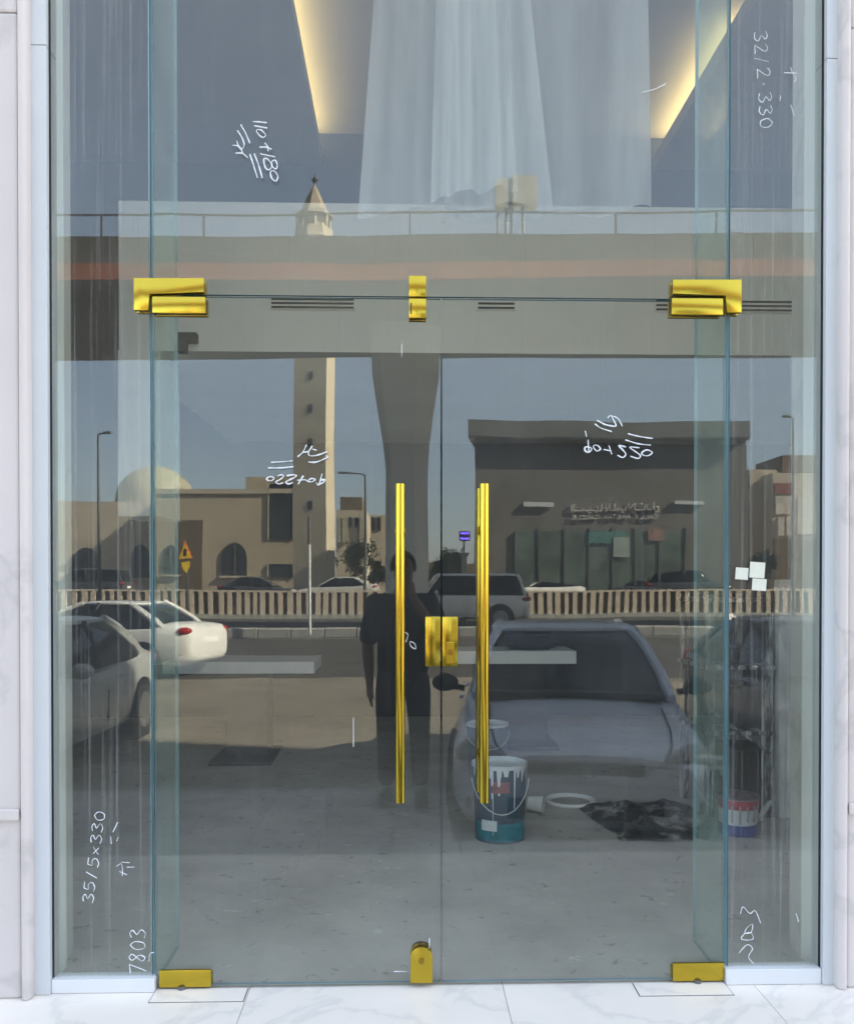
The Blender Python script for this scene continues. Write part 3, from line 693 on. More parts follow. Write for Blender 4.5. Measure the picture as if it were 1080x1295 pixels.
# crumpled black plastic
BPL = mat('dusty_black_plastic', (0.02, 0.022, 0.025), 0.35, 0, 0.3, 9, col2=None, bump=.3)
m_, t, out = nodes('plaster_spattered_plastic')
b = N(t, 'ShaderNodeBsdfPrincipled', Roughness=.4); v = mapping(t, (1, 1, 1)); nz = N(t, 'ShaderNodeTexNoise', Scale=5.5, Detail=9.0, Roughness=.7); t.links.new(v, nz.inputs['Vector'])
rp = N(t, 'ShaderNodeValToRGB'); rp.color_ramp.elements[0].position = .50; rp.color_ramp.elements[0].color = (.015, .017, .02, 1); rp.color_ramp.elements[1].position = .64; rp.color_ramp.elements[1].color = (.46, .44, .41, 1)
t.links.new(nz.outputs[0], rp.inputs[0]); t.links.new(rp.outputs[0], b.inputs['Base Color']); t.links.new(b.outputs[0], out.inputs[0]); SPAT = m_
out_px = [(728,1021),(760,1017),(800,1018),(845,1014),(872,1018),(884,1030),(886,1050),(880,1065),(840,1066),(784,1065),(778,1056),(765,1048),(748,1036)]
def floorpt(px, py):
    d = ray(px, py); tt = -H/d.z; return Vector((CX+d.x*tt, -D+d.y*tt, 0))
poly = [floorpt(*p) for p in out_px]; cen = sum(poly, Vector())/len(poly)
bm = BM(); rings = []
for k in range(9):
    s = 1-k/8.0; ring = []
    for i in range(len(poly)*4):
        a = poly[(i//4) % len(poly)]; b_ = poly[(i//4+1) % len(poly)]; p = a.lerp(b_, (i % 4)/4)
        q = cen+(p-cen)*s
        z = .004+(1-s**2)*.02+.6*(.06*abs(mnoise.noise((q.x*9, q.y*9, 3)))+.03*abs(mnoise.noise((q.x*22, q.y*22, 9))))*min(1, (1-s)*5+.1)
        ring.append((q.x+.02*mnoise.noise((q.x*14, q.y*14, 5)), q.y+.02*mnoise.noise((q.x*14, q.y*14, 15)), z))
    rings.append(ring)
loft(bm, rings); tag(obj('plastic_sheet', bm, SPAT), 'crumpled black plastic sheet spattered with plaster on the floor', 'plastic sheet')

# two white topped display tables on dark pedestals
def table(px0, px1, Y0, dep, ztop, th, pp0, pp1, label):
    x0, x1 = X(px0, Y0), X(px1, Y0)
    o = empty('display_table', ((x0+x1)/2, Y0+dep/2, 0), label, 'table', 'white topped display tables')
    bm = BM(); box(bm, x0, x1, Y0, Y0+dep, ztop-th, ztop); obj('table_top', bm, WHITE, o, bevel=.004)
    a, b_ = X(pp0, Y0), X(pp1, Y0)
    bm = BM(); box(bm, a+.06, b_-.06, Y0+dep*.3, Y0+dep*.7, .03, ztop-th-.002); obj('pedestal', bm, DARKWOOD, o)
    bm = BM(); box(bm, a, b_, Y0-.12, Y0+dep-.05, .001, .03); obj('base', bm, DARKWOOD, o, bevel=.004)
table(205, 397, 3.42, .55, .72, .085, 268, 345, 'white topped display table on the left with dark pedestal')
table(560, 729, 3.9, .5, .755, .10, 600, 705, 'white topped display table on the right under a dark bag')
# dark bag on the right table
bx = X(674, 3.97); bm = BM()
bmesh.ops.create_icosphere(bm, subdivisions=4, radius=1)
for v_ in bm.verts:
    c_ = v_.co; n_ = mnoise.noise(c_*2.2)*.22+mnoise.noise(c_*6)*.08
    z_ = c_.z*(.075+n_*.06); v_.co = Vector((bx+c_.x*(.24+n_*.1), 4.06+c_.y*(.12+n_*.05), .756+max(0, .06+z_)))
tag(obj('bag', bm, mat('navy_bag', (.025, .028, .045), .7, 0, .3, 9), smooth=True), 'dark navy bag slumped on the right white table', 'bag')

# clutter by the right wall: stained board, white post, leaning batten
ry = 1.9
m_, t, out = nodes('plaster_streaked_board')
b = N(t, 'ShaderNodeBsdfPrincipled', Roughness=.7); v = mapping(t, (16, 16, 2.2)); nz = N(t, 'ShaderNodeTexNoise', Scale=1.0, Detail=9.0, Roughness=.7); t.links.new(v, nz.inputs['Vector'])
rp = N(t, 'ShaderNodeValToRGB'); rp.color_ramp.elements[0].position = .46; rp.color_ramp.elements[0].color = (.03, .028, .027, 1); rp.color_ramp.elements[1].position = .66; rp.color_ramp.elements[1].color = (.75, .74, .72, 1)
t.links.new(nz.outputs[0], rp.inputs[0]); t.links.new(rp.outputs[0], b.inputs['Base Color']); t.links.new(b.outputs[0], out.inputs[0]); STAIN = m_
rk_ = empty('shelf_rack', (X(955, ry), ry+.25, 0), 'plaster stained shelf rack standing behind the right side glass', 'rack')
xa, xb = X(922, ry)-.12, X(978, ry)
for x in (xa, xb-.045):
    for yy in (ry, ry+.42):
        bm = BM(); box(bm, x, x+.045, yy, yy+.04, .001, Z(752, ry)); obj('upright', bm, STAIN, rk_)
for py in (762, 848, 932):
    z_ = Z(py, ry); bm = BM(); box(bm, xa-.01, xb+.01, ry-.01, ry+.47, z_, z_+.022); obj('shelf', bm, STAIN, rk_)
bm = BM(); tube(bm, (xa+.02, ry-.006, Z(900, ry)), (xb-.02, ry-.006, Z(955, ry)), .009, n=6); obj('brace', bm, STAIN, rk_)
for k, (p0_, p1_, pt_, pb_, m__) in enumerate(((924, 962, 822, 847, DARKWOOD), (926, 975, 872, 931, DARKWOOD), (930, 974, 955, 1000, DARKWOOD))):
    z0_ = Z(pb_, ry)+.0225 if k < 2 else .002
    bm = BM(); box(bm, X(p0_, ry+.1), X(p1_, ry+.1), ry+.08, ry+.40, z0_, Z(pt_, ry)); bx2 = obj('crate', bm, m__, bevel=.006)
    tag(bx2, ('small dark crate on the upper shelf of the stained rack', 'tall dark crate on the middle shelf of the stained rack', 'dark crate on the floor under the stained rack')[k], 'crate', 'dark crates on the stained rack')
bm = BM(); box(bm, X(984, ry), X(1003, ry), ry-.02, ry+.05, .001, Z(733, ry)); 
tag(obj('white_post', bm, mat('chipped_white_paint', (.62, .61, .60), .7, 0, .15, 8), bevel=.003), 'chipped white post standing beside the dark streaked board', 'post')
bm = BM(); a = Vector((X(958, 1.75), 1.75, .02)); b_ = Vector((X(1003, 2.2), 2.2, Z(975, 2.2))); tube(bm, a, b_, .014, n=6)
tag(obj('batten', bm, mat('pale_batten', (.55, .54, .5), .8, 0, .2, 9)), 'pale thin batten leaning against the white post', 'stick')

# ------------------------------------------------------------------ the street (real, behind the camera; seen in the glass)
def E(px, py, V):
    x, z = at(px, py, V); return Vector((x, -V, z))
def ebox(bm, px0, px1, py0, py1, V, dep, zbot=None):
    a = E(px0, py0, V); b = E(px1, py1, V)
    box(bm, a.x, b.x, -V, -V-dep, b.z if zbot is None else zbot, a.z); return bm

# --- flyover
br_ang = rad(2.4)
VB = 23.0
def bx_(x):  # depth of the near edge at world x
    return VB - x*math.tan(br_ang)
fly = empty('flyover', (0, -VB, 0), 'concrete road flyover with orange stripe on a flared pier', 'bridge', rz=0)
zS = Z(452, VB+9.5)                 # soffit
zO0, zO1 = Z(352, VB), Z(331, VB)
zP1 = Z(296, VB)
def slab(bm, x0, x1, d0, d1, z0, z1):
    P = lambda x, d: (x, -(bx_(x)+d))
    a, b, c, d = P(x0, d0), P(x1, d0), P(x1, d1), P(x0, d1)
    loft(bm, [[(q[0], q[1], z0) for q in (a, b, c, d)], [(q[0], q[1], z1) for q in (a, b, c, d)]]); return bm
obj('deck', slab(BM(), -60, 60, .12, 9.6, zS, zO1-.05), CONCRETE, fly)
obj('orange_band', slab(BM(), -60, 60, 0.0, .118, zO0, zO1), ORANGE, fly)
obj('fascia', slab(BM(), -60, 60, 0.03, .117, zS+.02, zO0-.004), CONCRETE, fly)
n = 36; pw = 1.72
for i in range(n):
    xx = -31+i*pw
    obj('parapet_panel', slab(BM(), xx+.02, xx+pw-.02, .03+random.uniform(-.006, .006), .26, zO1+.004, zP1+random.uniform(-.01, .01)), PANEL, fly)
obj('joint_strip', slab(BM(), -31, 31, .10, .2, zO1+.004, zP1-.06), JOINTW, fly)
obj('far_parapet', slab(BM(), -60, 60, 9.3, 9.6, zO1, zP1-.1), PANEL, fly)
zR = Z(266, VB)
obj('handrail', slab(BM(), -45, 45, .10, .15, zR-.05, zR), STEEL, fly)
for i in range(22):
    obj('railing_post', slab(BM(), -31+i*3.1, -30.94+i*3.1, .10, .15, zP1-.05, zR-.051), STEEL, fly)
# pier
VP = 27.5
prof = [(487, 541, 760), (487, 541, 590), (483, 543, 555), (476, 549, 510), (471, 555, 470), (469, 557, 440)]
rings = []
for (a, b_, y) in prof:
    x0, z0 = at(a, y, VP); x1, _ = at(b_, y, VP); dp = 1.3; c = .32*(x1-x0)
    x0 += 0; z_ = -0.3 if y == 760 else (zS+.05 if y == 440 else z0)
    P = [(x0+c*.4, -VP), (x1-c, -VP), (x1, -VP-c), (x1, -VP-dp), (x1-c, -VP-dp-c*.4), (x0+c*.4, -VP-dp-c*.4), (x0, -VP-dp), (x0, -VP-c*.4)]
    rings.append([(q[0], q[1], z_) for q in P])
bm = BM(); loft(bm, rings); obj('pier', bm, mat('pier_concrete', (.66, .66, .61), .85, 0, .1, .7, detail=8), fly)
# sign panel standing on the flyover
sg = empty('roadside_board', (E(655, 290, VB+3).x, -(VB+3), zP1), 'beige board on thin posts standing on the flyover', 'sign')
bm = BM(); ebox(bm, 628, 644, 226, 262, VB+3, .5); ebox(bm, 650, 680, 222, 258, VB+3, .5); obj('board', bm, BEIGE2, sg)
bm = BM(); ebox(bm, 644, 650, 226, 268, VB+3.1, .2); obj('bracket', bm, STEEL, sg)
for px in (631, 641, 662):
    bm = BM(); p = E(px, 262, VB+3.2); tube(bm, (p.x, p.y, zO1-.2), p, .05, n=8); obj('post', bm, STEEL, sg)

# --- slatted barrier in front of the lot
VF = 40.6
zf0, zf1 = -0.45, Z(747, VF)
fence = empty('barrier_fence', (0, -VF, zf0), 'cream and brown slatted barrier fence along the far road', 'fence')
bm = BM(); box(bm, X(60, VF), X(1030, VF), -VF-.10, -VF-.05, zf0+.22, zf1-.07); obj('backing', bm, SLATB, fence)
bm = BM(); box(bm, X(55, VF), X(1035, VF), -VF-.04, -VF+.06, zf1-.07, zf1+.02); obj('top_rail', bm, CREAM, fence)
bm = BM(); box(bm, X(55, VF), X(1035, VF), -VF-.14, -VF+.1, zf0-.1, zf0+.22); obj('plinth', bm, CONCRETE, fence)
s0 = None; x = X(60, VF); k = 0
while x < X(1030, VF):
    wd = .24
    if s0 is None:
        bm = BM(); box(bm, -wd/2, wd/2, -.04, .04, zf0+.22, zf1-.07); s0 = obj('slat', bm, CREAM, fence, local=True)
        s0.location = (x, 0.02, -zf0)
    else:
        c = s0.copy(); c.name = 'slat'; COL.objects.link(c); c.parent = fence; c.location = (x+random.uniform(-.03, .03), 0.02+random.uniform(-.015, .015), -zf0); c.scale = (random.uniform(.8, 1.15), 1, 1); c.rotation_euler.y = random.uniform(-.012, .012)
    x += .45; k += 1

# --- mosque
VM = 58.0
mosq = empty('mosque', (E(285, 700, VM).x, -VM, 0.2), 'low beige mosque with pale dome and arched dark windows', 'building')
GZ = -.3
bm = BM(); ebox(bm, 60, 196, 634, 760, VM+2, 14, GZ); obj('wing', bm, BEIGE2, mosq)
bm = BM(); ebox(bm, 196.3, 372, 623, 760, VM, 14, GZ); obj('main_wall', bm, BEIGE, mosq)
bm = BM(); ebox(bm, 310, 372, 603, 622.7, VM+.4, 10); obj('raised_block', bm, BEIGE, mosq)
bm = BM(); ebox(bm, 194, 374, 618, 624.5, VM-.12, .11); obj('cornice', bm, BEIGE2, mosq)
bm = BM(); ebox(bm, 228, 256, 658, 760, VM-.1, .095, GZ+.2); obj('door_recess', bm, BROWN, mosq)
def arch(px0, px1, py0, py1, V, par, m_=WINDARK, pz=0):
    a = E(px0, py1, V); b = E(px1, py0, V); wdt = b.x-a.x; hh = b.z-a.z
    poly = [(a.x, a.z), (b.x, a.z), (b.x, a.z+hh*.6)] + [(a.x+wdt/2+wdt/2*math.cos(t)*(1-.15*math.sin(t)), a.z+hh*.6+hh*.4*math.sin(t)) for t in [math.pi*i/10 for i in range(1, 10)]] + [(a.x, a.z+hh*.6)]
    bm = BM(); prism_xz(bm, poly, -V+.10, -V+.004); w_ = obj('window', bm, m_, par)
    bm = BM(); box(bm, a.x-.12, b.x+.12, -V+.004, -V+.2, a.z-.15, a.z-.004); obj('sill', bm, BEIGE2, w_)
    bm = BM(); box(bm, a.x+wdt/2-.05, a.x+wdt/2+.05, -V+.102, -V+.13, a.z, b.z-.1); obj('mullion', bm, BROWN, w_)
arch(206, 227, 690, 728, VM, mosq); arch(278, 312, 688, 729, VM, mosq); arch(92, 124, 694, 732, VM+2, mosq); arch(168, 190, 690, 732, VM+2, mosq)
for q in ((341, 373, 612, 683), (340, 373, 714, 730)):
    bm = BM(); ebox(bm, q[0], q[1], q[2], q[3], VM-.09, .085); w_ = obj('window', bm, WINDARK, mosq)
    bm = BM(); ebox(bm, q[0], q[0]+1.6, q[2], q[3], VM-.14, .045); ebox(bm, q[1]-1.6, q[1], q[2], q[3], VM-.14, .045); obj('frame', bm, BEIGE2, w_)
dc = E(197, 640, VM+9); rd = (E(246, 640, VM+9).x-E(150, 640, VM+9).x)/2; zt_ = E(197, 590, VM+9).z
bm = BM(); hb = zt_-dc.z
lathe(bm, [(rd, 0)]+[(rd*math.cos(t)*(1+.06*math.sin(2*t)), hb*math.sin(t)) for t in [math.pi/2*i/12 for i in range(12)]]+[(.05, hb), (.03, hb+.7)], 40, (dc.x, dc.y, dc.z)); obj('dome', bm, DOME, mosq, auto=50)
bm = BM(); lathe(bm, [(rd*.98, -2.2), (rd*.98, .02)], 40, (dc.x, dc.y, dc.z)); obj('drum', bm, BEIGE2, mosq, auto=50)

# --- minaret
MINA = mat('minaret_render', (.56, .49, .36), .9, 0, .1, .4, detail=8); VN = 52.0; mc = E(396, 700, VN); mh = (E(419, 700, VN).x-E(374, 700, VN).x)/2
mina = empty('minaret', (mc.x, -VN-mh, -.3), 'tall square beige minaret rising behind the flyover', 'tower', rz=rad(11))
zsh = E(396, 296, VN).z+.3
m_h = mh*.94
bm = BM(); box(bm, -m_h, m_h, -m_h, m_h, 0, zsh); obj('shaft', bm, MINA, mina, local=True)
for py in (475, 517, 560, 640):
    z_ = E(393, py, VN).z+.3; bm = BM(); box(bm, -.15, .15, m_h-.1, m_h+.03, z_-.27, z_+.27); w_ = obj('window', bm, WINDARK, mina, local=True)
zb = zsh; z2 = E(396, 262, VN).z+.3; z3 = E(396, 222, VN).z+.3; z4 = E(396, 209, VN).z+.3
bm = BM(); lathe(bm, [(m_h*1.0, zb-.6), (m_h*1.25, zb), (m_h*1.25, zb+.2)], 8); obj('corbel', bm, BEIGE2, mina, local=True)
bm = BM(); lathe(bm, [(m_h*.72, zb+.2), (m_h*.72, z2)], 8); obj('lantern', bm, BEIGE2, mina, local=True)
for i in range(8):
    a = 2*math.pi*(i+.5)/8; bm = BM(); tube(bm, (m_h*1.0*math.cos(a), m_h*1.0*math.sin(a), zb+.2), (m_h*1.0*math.cos(a), m_h*1.0*math.sin(a), z2), .10, n=8); obj('column', bm, BEIGE2, mina, local=True)
bm = BM(); lathe(bm, [(m_h*1.2, zb+.2), (m_h*1.2, zb+.7), (m_h*1.15, zb+.7), (m_h*1.15, zb+.2)], 8, cap=False); obj('balcony', bm, BEIGE, mina, local=True)
bm = BM(); lathe(bm, [(m_h*1.22, z2-.2), (m_h*1.22, z2), (m_h*.95, z2+.05), (m_h*.35, z2+(z3-z2)*.7), (.06, z3)], 8); obj('spire', bm, mat('spire_render', (.36, .31, .25), .9, 0, .1, 1), mina, local=True)
bm = BM(); lathe(bm, [(.04, z3-.1), (.05, z3+.1), (.22, z3+.3), (.05, z3+.5), (.02, z4+.1)], 10); obj('finial', bm, STEEL, mina, local=True, auto=50)

# --- dark retail building with pale lettering
VD = 45.0
dk = empty('retail_building', (E(772, 700, VD).x, -VD, 0.2), 'large dark flat roofed retail building with pale lettering and glazed front', 'building')
def skew(px0, px1, py0, py1, V, dep, sh, zb=None):
    a, b = E(px0, py0, V), E(px1, py1, V); zz = b.z if zb is None else zb; bm = BM()
    P = [(a.x, -V), (b.x, -V), (b.x+1.5, -V-dep), (a.x+sh, -V-dep)]
    return loft(bm, [[(x, y, zz) for x, y in P], [(x, y, a.z) for x, y in P]])
obj('wall', skew(600, 944, 556, 760, VD+.4, 13, 2.6, GZ), DARKB, dk)
obj('fascia', skew(592, 950, 531, 555.6, VD-.2, 14, 2.4), DARKF, dk)
bm = BM(); ebox(bm, 592, 950, 551, 553.5, VD-.26, .055); obj('fascia_trim', bm, DARKB, dk)
for k in range(7):
    a = 652+k*31; bm = BM(); ebox(bm, a, a+28.5, 672, 748, VD+.26, .13, GZ+.3); p_ = obj('shop_window', bm, SHOPGLASS, dk)
    bm = BM(); ebox(bm, a+28.7, a+30.7, 668, 748, VD+.2, .18, GZ+.3); obj('mullion', bm, DARKF, p_)
bm = BM(); ebox(bm, 664, 700, 634.5, 640, VD+.2, .17); obj('strip_lamp', bm, TUBEL, dk)
bm = BM(); ebox(bm, 856, 890, 634, 638, VD+.2, .17); obj('strip_lamp', bm, TUBEL, dk)
bm = BM(); ebox(bm, 742, 795, 673, 688, VD+.18, .07); obj('poster', bm, mat('teal_poster', (.07, .19, .17), .5, 0, .3, 1.5), dk)
bm = BM(); ebox(bm, 776, 798, 680, 705, VD+.15, .02); obj('poster', bm, mat('pale_poster', (.30, .36, .33), .5, 0, .2, 1.5), dk)
bm = BM(); ebox(bm, 822, 842, 668, 684, VD+.18, .07); obj('poster', bm, mat('rose_poster', (.28, .18, .15), .5, 0, .4, 1.5), dk)
# lettering traced as strokes: a connected Arabic line over a thin Latin line, facing the road
def letters(parent, strokes, V, r, m_, name='lettering'):
    cu = bpy.data.curves.new(name, 'CURVE'); cu.dimensions = '3D'; cu.bevel_depth = r; cu.bevel_resolution = 1; cu.use_fill_caps = True
    inv = wm(parent).inverted()
    for st in strokes:
        sp = cu.splines.new('POLY'); sp.points.add(len(st)-1)
        for p, (px, py) in zip(sp.points, st):
            v_ = inv @ E(640+px/4.5, 600+py/4.5, V); p.co = (v_.x, v_.y, v_.z, 1)
    return curve_mesh(name, cu, m_, parent)
ar = [[(360,170),(360,205)], [(375,165),(372,205),(420,205),(420,190),(440,205),(462,205),(462,185),(475,205),(500,205)], [(500,185),(512,180),(512,205),(500,215)],
      [(535,165),(535,205),(522,210)], [(548,200),(560,185),(572,200),(560,210)], [(585,165),(585,205),(640,205),(640,188)], [(618,165),(622,205)],
      [(655,188),(655,205),(690,205),(690,185)], [(705,165),(712,205),(738,168)], [(745,165),(745,205),(800,205),(800,180),(815,178),(815,205),(835,205)],
      [(850,165),(850,205)], [(862,190),(878,188),(878,210),(860,218)], [(455,218),(470,218)], [(660,218),(680,218)], [(775,172),(790,172)], [(560,172),(565,172)]]
def latin(word, x0, y0, w_, h_):
    G = {'C':[[(1,0),(0,.2),(0,.8),(1,1)]], 'A':[[(0,1),(.5,0),(1,1)],[(.2,.6),(.8,.6)]], 'L':[[(0,0),(0,1),(1,1)]], 'Y':[[(0,0),(.5,.5),(1,0)],[(.5,.5),(.5,1)]],
         'T':[[(0,0),(1,0)],[(.5,0),(.5,1)]], 'H':[[(0,0),(0,1)],[(1,0),(1,1)],[(0,.5),(1,.5)]], 'M':[[(0,1),(0,0),(.5,.6),(1,0),(1,1)]], 'R':[[(0,1),(0,0),(1,.2),(0,.5),(1,1)]], 'E':[[(1,0),(0,0),(0,1),(1,1)],[(0,.5),(.8,.5)]], ' ':[]}
    res = []
    for i, ch in enumerate(word):
        for st in G[ch]: res.append([(x0+(i+(1-p[0])*.72)*w_, y0+p[1]*h_) for p in st])
    return res
la = latin('ELCRAC YATRAH YLLAC', 362, 232, 27.3, 22)
letters(dk, ar, VD+.30, .045, SIGNTXT); letters(dk, la, VD+.30, .028, SIGNTXT)

# --- shops on the right
VR = 56.0
rb = empty('shop_row', (E(1000, 700, VR).x, -VR, 0.2), 'sunlit beige two storey shops right of the dark building', 'building')
bm = BM(); ebox(bm, 948, 982, 594, 760, VR+1.5, 10, GZ); obj('block', bm, BEIGE, rb)
bm = BM(); ebox(bm, 977, 1120, 598, 760, VR, 12, GZ); obj('front_block', bm, BEIGE2, rb)
bm = BM(); ebox(bm, 980, 1004, 611, 624, VR-.12, .11); obj('red_sign', bm, mat('dull_red_board', (.22, .07, .05), .7, 0, .2, 1), rb)
for (a, b_, c_, d_) in ((981, 1002, 627, 650), (984, 992, 654, 678), (995, 1003, 654, 678), (1010, 1036, 628, 676), (1040, 1060, 628, 676)):
    bm = BM(); ebox(bm, a, b_, c_, d_, VR-.1, .09); p_ = obj('sign_board', bm, mat('pale_board', (.52, .48, .42), .7, 0, .15, 1.2), rb)
bm = BM(); ebox(bm, 978, 1118, 682, 740, VR-.1, .09); obj('shutter', bm, BROWN, rb)
bm = BM(); ebox(bm, 990, 1118, 576, 597.7, VR+5, 5); obj('roof_block', bm, BROWN, rb)
# --- distant blocks between minaret and pier
VQ = 95.0
qb = empty('apartment_block', (E(455, 700, VQ).x, -VQ, 0.2), 'distant beige apartment block seen between minaret and pier', 'building')
bm = BM(); ebox(bm, 426, 464, 646, 760, VQ, 12, GZ); obj('wall', bm, BEIGE, qb)
bm = BM(); ebox(bm, 431, 459, 629, 645.7, VQ+1, 10); obj('upper_storey', bm, BROWN, qb)
for (a, b_) in ((427.5, 431.5), (433.5, 440), (456, 462)):
    bm = BM(); ebox(bm, a, b_, 655, 688, VQ-.4, .39); obj('sunlit_tone_bay', bm, DOME, qb)  # sunlight on these bays is put into their yellowish colour
for a in (442, 450):
    bm = BM(); ebox(bm, a, a+4, 655, 668, VQ-.1, .09); w_ = obj('window', bm, WINDARK, qb)
qb2 = empty('tenement_block', (E(475, 700, VQ+20).x, -VQ-20, 0.2), 'narrow distant beige block just left of the bridge pier', 'building')
bm = BM(); ebox(bm, 466, 490, 652, 760, VQ+20, 12, GZ); obj('wall', bm, BEIGE, qb2)
for a in (470, 477):
    bm = BM(); ebox(bm, a, a+4, 655, 672, VQ+19.8, .19); obj('window', bm, WINDARK, qb2)
qb3 = empty('low_store', (E(570, 700, 75).x, -75, 0.2), 'low distant grey store between pier and dark building', 'building')
bm = BM(); ebox(bm, 540, 600, 712, 760, 75, 10, GZ); obj('wall', bm, BROWN, qb3)
bm = BM(); ebox(bm, 545, 560, 720, 750, 74.9, .09); obj('door', bm, WINDARK, qb3)
vs = empty('lit_sign', (E(588, 677, 60).x, -60, 0.2), 'small violet lit sign on a pole beside the dark building', 'sign')
bm = BM(); ebox(bm, 581, 594, 671, 683, 60, .3); box(bm, *[E(587, 0, 60).x-.06, E(587, 0, 60).x+.06], -60.1, -60.2, 0.2, E(587, 680, 60).z); obj('pole', bm, STEEL, vs)
bm = BM(); ebox(bm, 582, 593, 672.5, 674.5, 59.95, .045); ebox(bm, 582, 593, 679, 681, 59.95, .045); obj('light', bm, VIOLET, vs)

# --- trees
def tree(px, pyt, pyb, V, wpx, label):
    b_ = E(px, pyb, V); t_ = E(px, pyt, V); r_ = wpx*(V+D)/1080/2; hgt = t_.z-.2
    o = empty('tree', (b_.x, -V, 0.2), label, 'tree', 'trees beyond the far lot')
    bm = BM(); path(bm, [(0, 0, 0), (.05, .02, hgt*.3), (-.04, .05, hgt*.55), (.03, 0, hgt*.8)], .12, 7)
    for k in range(5):
        a = k*1.3; path(bm, [(0, 0, hgt*(.3+.05*k)), (r_*.35*math.cos(a), r_*.35*math.sin(a), hgt*(.5+.06*k)), (r_*.7*math.cos(a), r_*.7*math.sin(a), hgt*(.6+.07*k))], .05, 5)
    obj('trunk', bm, TRUNK, o, local=True)
    bm = BM(); rnd = random.Random(int(px))
    cl = [(rnd.gauss(0, r_*.45), rnd.gauss(0, r_*.45), hgt*rnd.uniform(.42, .92)) for _ in range(14)]
    for c_ in cl:
        for _ in range(90):
            p = Vector((c_[0]+rnd.gauss(0, r_*.2), c_[1]+rnd.gauss(0, r_*.2), c_[2]+rnd.gauss(0, hgt*.07)))
            u_ = Vector((rnd.gauss(0, 1), rnd.gauss(0, 1), rnd.gauss(0, 1))).normalized(); v2 = u_.orthogonal().normalized(); s = rnd.uniform(.10, .22)
            bm.faces.new([bm.verts.new(p+u_*s), bm.verts.new(p+v2*s*.5), bm.verts.new(p-u_*s), bm.verts.new(p-v2*s*.5)])
    obj('crown', bm, LEAF, o, local=True)
tree(452, 688, 745, 70, 44, 'dark bushy tree below the distant apartment block')
tree(574, 690, 745, 66, 30, 'small dark tree beside the violet sign')
tree(560, 706, 745, 64, 24, 'low scrubby tree right of the bridge pier')
tree(964, 700, 745, 50, 26, 'dark tree at the right corner of the dark building')
tree(478, 705, 745, 80, 20, 'slim tree left of the bridge pier')

# --- street lamps and posts
def lamp(px, pyt, pyb, V, armpx, label, zb=.2):
    t_ = E(px, pyt, V); o = empty('street_lamp', (t_.x, -V, zb), label, 'street lamp', 'street lamps along the far road')
    h_ = t_.z-zb; al = armpx*(V+D)/1080
    bm = BM(); tube(bm, (0, 0, 0), (0, 0, h_), .085, .05, n=10); obj('pole', bm, STEEL, o, local=True, auto=40)
    bm = BM(); path(bm, [(0, 0, h_-.05), (al*.15, 0, h_+.03), (al*.6, 0, h_+.06)], .035, 8); obj('arm', bm, STEEL, o, local=True)
    bm = BM(); box(bm, al*.5, al*1.05, -.1, .1, h_+.02, h_+.13); obj('lamp_head', bm, STEEL, o, local=True, bevel=.02)
    bm = BM(); lathe(bm, [(.16, 0), (.16, .08), (.10, .3), (.09, .9)], 10); obj('base', bm, STEEL, o, local=True)
lamp(124, 550, 730, 36, 15, 'street lamp at far left with its head pointing right', -.44)
lamp(463, 600, 745, 43, -32, 'street lamp by the minaret with long arm pointing left')
lamp(1004, 529, 745, 37, -13, 'street lamp at far right with its head pointing left', -.44)
lamp(108, 660, 745, 64, -10, 'small distant street lamp in front of the mosque wing')
p = E(392, 797, 22.4); po = empty('marker_post', (p.x, p.y, -.40), 'slim white marker post with dark top at the kerb', 'post')
bm = BM(); tube(bm, p+Vector((0, 0, -.1)), E(391, 690, 22.4), .045, n=10); obj('post', bm, POSTW, po, auto=40)
bm = BM(); tube(bm, E(391, 689.6, 22.4), E(391, 656, 22.4), .05, n=10); obj('top_section', bm, STEEL, po, auto=40)
p = E(587, 745, 31.5); bm = BM(); tube(bm, (p.x, p.y, -.45), E(587, 702, 31.5), .12, n=10); tube(bm, E(587, 702, 31.5), E(587, 698, 31.5), .2, n=10)
tag(obj('bollard', bm, BEIGE2, auto=40), 'pale round topped post behind the white four-wheel drive', 'post')
# warning sign: triangle over a diamond, on a pole
VS_ = 20.5
ws = empty('warning_sign', (E(236, 760, VS_).x, -VS_, -.44), 'yellow triangular warning sign over a small yellow diamond', 'sign')
bm = BM(); p = E(237, 690, VS_); tube(bm, (p.x, -VS_-.06, -.44), (p.x, -VS_-.06, p.z), .035, n=8); obj('pole', bm, STEEL, ws)
def polyp(name, pts, m_, y0, y1):
    bm = BM(); prism_xz(bm, [at(a, b_, VS_) for a, b_ in pts], -VS_+y0, -VS_+y1); return obj(name, bm, m_, ws)
polyp('triangle_border', [(226, 709), (245, 707), (235, 684)], SIGNO, 0, .02)
polyp('triangle', [(227.8, 708.2), (243.5, 706.5), (235.1, 688)], SIGNY, .022, .03)
polyp('symbol', [(233.6, 704), (237.6, 704), (237.2, 699), (238.4, 697), (235.6, 694), (233.4, 697.5)], BLACK, .032, .036)
polyp('diamond', [(230, 712), (241, 711), (241.5, 718), (237, 726), (233, 722)], SIGNY, .0, .02)

